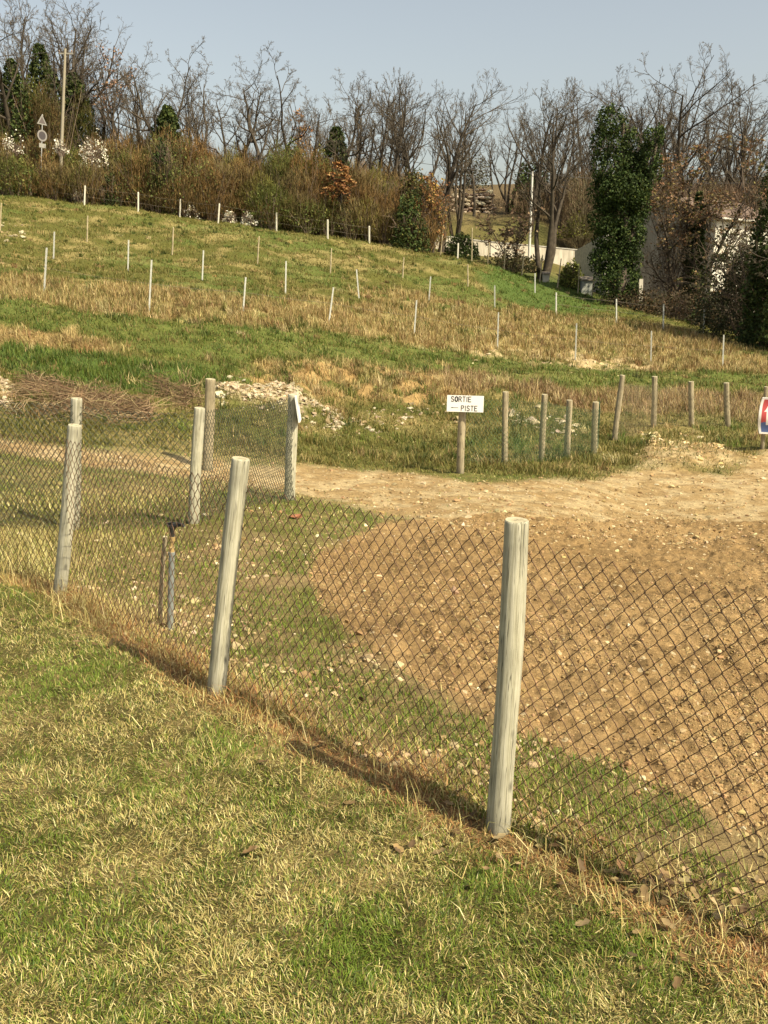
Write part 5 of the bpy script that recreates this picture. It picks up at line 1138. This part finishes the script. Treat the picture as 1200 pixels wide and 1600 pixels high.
def simple_wall(name, label, pts, thick, mat, cat='wall', cap=None):
    """pts: list of (px, py_top, py_foot, Y)"""
    root = tag(link(name, None), label, cat); a = P(pts[0][0], pts[0][2], pts[0][3]); root.location = a
    A = Acc(); B = Acc()
    for p, q in zip(pts[:-1], pts[1:]):
        t0, f0 = P(p[0], p[1], p[3]) - a, P(p[0], p[2], p[3]) - a; t1, f1 = P(q[0], q[1], q[3]) - a, P(q[0], q[2], q[3]) - a
        f0[2] -= .6; f1[2] -= .6; n = np.cross(t1 - t0, [0, 0, 1]); n = -n / np.linalg.norm(n) * thick
        V = [f0, f1, f1 + n, f0 + n, t0, t1, t1 + n, t0 + n]; A.add(V, [(0,3,2,1),(4,5,6,7),(0,1,5,4),(1,2,6,5),(2,3,7,6),(3,0,4,7)])
        if cap:
            u = np.array([0, 0, .004]); h = np.array([0, 0, .07]); o = n / thick * .04
            V = [t0 - o + u, t1 - o + u, t1 + n + o + u, t0 + n + o + u]; V = V + [v + h for v in V]; B.add(V, [(0,3,2,1),(4,5,6,7),(0,1,5,4),(1,2,6,5),(2,3,7,6),(3,0,4,7)], None, cap)
    A.build('wall_face', mat, root)
    if cap: B.build('coping', M_CONC, root)
    return root
simple_wall('garden_wall', 'low sunlit white garden wall behind the fruit tree', [(655, 368, 398, 73), (705, 371, 398, 73.5), (760, 378, 404, 74), (830, 384, 410, 75), (902, 391, 412, 76)], .25, M_GARDENW, cap=(.5, .45, .36))
simple_wall('shed_wall', 'plain grey slab wall standing left of the ivy tree', [(898, 392, 436, 70), (945, 366, 452, 66)], .3, M_CONC)
simple_wall('concrete_post', 'short pale gate post right of the ivy tree foot', [(999, 436, 474, 57), (1005, 436, 474, 57)], .2, M_GARDENW, cat='post')
# stacked stone bank
def stone_bank():
    root = tag(link('stone_wall', None), 'tumbledown dry stone wall on the slope above the garden', 'wall'); o0 = P(700, 345, 93); root.location = o0
    rg = np.random.default_rng(5); A = Acc(); n = 0
    for row in range(9):
        x = 688.0
        while x < 768:
            w = rg.uniform(5, 12); y = 345 - row * 5.6 - (2 if x > 700 else 0)
            if y > np.interp(x, [688, 700, 730, 768], [322, 300, 290, 292]):
                c = P(x + w / 2, y, 93 + row * .12) - o0; s = np.array([[w * 93 / F_PX * 1.12]])
                V, _, T, Cc = rocks(c[None] + rg.normal(0, .06, (1, 3)), s[:, 0], pal([(.50, .42, .30), (.40, .32, .23), (.30, .22, .16)], [3, 3, 2], 1, rg), rg, .5, .12); A.add(V, None, T, Cc)
            x += w * .95
    A.build('stonework', M_STONE, root)
    bk = Acc(); a = P(688, 350, 93.9) - o0; b = P(768, 350, 93.9) - o0
    bk.add([a, b, b + [0, .5, 0], a + [0, .5, 0], a + [0, 0, 2.2], b + [0, 0, 3.0], b + [0, .5, 3.0], a + [0, .5, 2.2]], [(0,3,2,1),(4,5,6,7),(0,1,5,4),(1,2,6,5),(2,3,7,6),(3,0,4,7)], None, (.17, .12, .08)); bk.build('core', M_STONE, root)
stone_bank()
# small garden items
def crate(name, label, px, py, Y, w, h, col, cat):
    m_ = Y / F_PX; p = P(px, py, Y); root = tag(link(name, None), label, cat); root.location = p
    A = Acc(); W_, H_ = w * m_, h * m_; A.box((-W_/2, 0, -.2), (W_/2, W_ * .7, H_ * .75), col); A.build('body', M_PAINT, root)
    A = Acc(); V = [(-W_*.6, -.1, H_*.754), (W_*.6, -.1, H_*.754), (W_*.6, W_*.8, H_*.9), (-W_*.6, W_*.8, H_*.9)]; V += [(a, b, c + .06) for a, b, c in V]; A.add(V, [(0,3,2,1),(4,5,6,7),(0,1,5,4),(1,2,6,5),(2,3,7,6),(3,0,4,7)], None, (.2, .17, .13)); A.build('lid', M_PAINT, root)
crate('compost_bin', 'pale grey bin between the yellow-green bush and the ivy tree', 917, 463, 61, 17, 31, (.36, .37, .33), 'bin')
crate('garden_box', 'tiny garden box with a dark lid under the leaning tree', 853, 443, 62, 10, 18, (.45, .42, .34), 'box')

def pole(name, label, fx, fy, tx, ty, Y, w0, w1, mat_col, arm=True):
    root = tag(link(name, None), label, 'pole'); f = P(fx, fy, Y); f[2] = min(f[2], float(zg(f[0], f[1]))); t = P(tx, ty, Y); root.location = f; ax = t - f
    A = Acc(); m_ = Y / F_PX; V, Q = tubes(np.array([[ax * -.02, ax * .5, ax]]), np.array([[w0 * m_ / 2, (w0 + w1) * m_ / 4, w1 * m_ / 2]]), 10); A.add(V, Q, None, mat_col); A.build('shaft', M_PAINT, root, smooth=True)
    if arm:
        A = Acc(); A.box(tuple(ax + np.array([-.45, -.05, -.32])), tuple(ax + np.array([.45, .05, -.24])), (.3, .28, .24)); A.build('crossarm', M_METAL, root)
        for s in (-.38, 0, .38):
            A = Acc(); V, Q = tubes(np.array([[ax + np.array([s, 0, -.238]), ax + np.array([s, 0, -.15]), ax + np.array([s, 0, -.08])]]), np.array([[.025, .05, .02]]), 8); A.add(V, Q, None, (.25, .16, .1)); A.build('insulator', M_METAL, root)
    return t
t1 = pole('utility_pole', 'leaning pale concrete utility pole in front of the left wood', 87, 232, 102, 76, 64, 5.4, 3.6, (.33, .29, .21))
t2 = pole('utility_pole', 'slender white pole in front of the dark evergreen', 828, 362, 832, 268, 72, 4.4, 3.2, (.62, .60, .53), arm=False)
A = Acc(); K = 24; tt = np.linspace(0, 1, K)[:, None]
l0 = P(-420, 76, 58)
for a, b, sg_, dz in ((t1, t2, 1.6, -.1), (l0, t1, .5, -.1), (t2, P(1500, 250, 90), 1.2, -.1)):
    p = a * (1 - tt) + b * tt; p[:, 2] += dz - 4 * sg_ * tt[:, 0] * (1 - tt[:, 0]); V, Q = tubes(p[None], np.full((1, K), .016), 5); A.add(V, Q, None, (.035, .03, .028))
tag(A.build('power_cable', M_METAL), 'thin black cable sagging between the leaning pole and the white pole', 'cable')

def road_sign():
    Y = 63; m_ = Y / F_PX; p = P(64, 236, Y); root = tag(link('road_sign', None), 'road sign with a triangle over a round disc at the left of the pale pole', 'sign'); root.location = p
    A = Acc(); V, Q = tubes(np.array([[(0, .03, -1.5), (.15, .03, 52 * m_)]]), np.array([[.03, .03]]), 8); A.add(V, Q, None, (.35, .35, .33)); A.build('signpost', M_METAL, root)
    def disc(name, cz, r, n, col, y0, rot=0):
        A = Acc(); an = np.arange(n) / n * 6.2832 + rot; V = [(.1 + r * math.cos(a), y, cz + r * math.sin(a)) for y in (y0, y0 + .015) for a in an] + [(.1, y0, cz)]
        A.add(V, [(j, (j + 1) % n, n + (j + 1) % n, n + j) for j in range(n)], [((j + 1) % n, j, 2 * n) for j in range(n)], col); return A.build(name, M_PAINT, root)
    disc('triangle_plate', 42 * m_, .40, 3, (.26, .25, .22), 0, math.pi / 2); disc('triangle_face', 42 * m_, .27, 3, (.12, .10, .09), -.004, math.pi / 2)
    disc('round_plate', 22 * m_, .34, 28, (.24, .22, .20), 0); disc('round_face', 22 * m_, .24, 28, (.07, .06, .06), -.004)
    A = Acc(); A.box((-.12, 0, 5 * m_), (.34, .015, 11 * m_), (.30, .29, .25)); A.build('text_plate', M_PAINT, root)
    root.rotation_euler = (0, math.radians(5), math.radians(52))
road_sign()
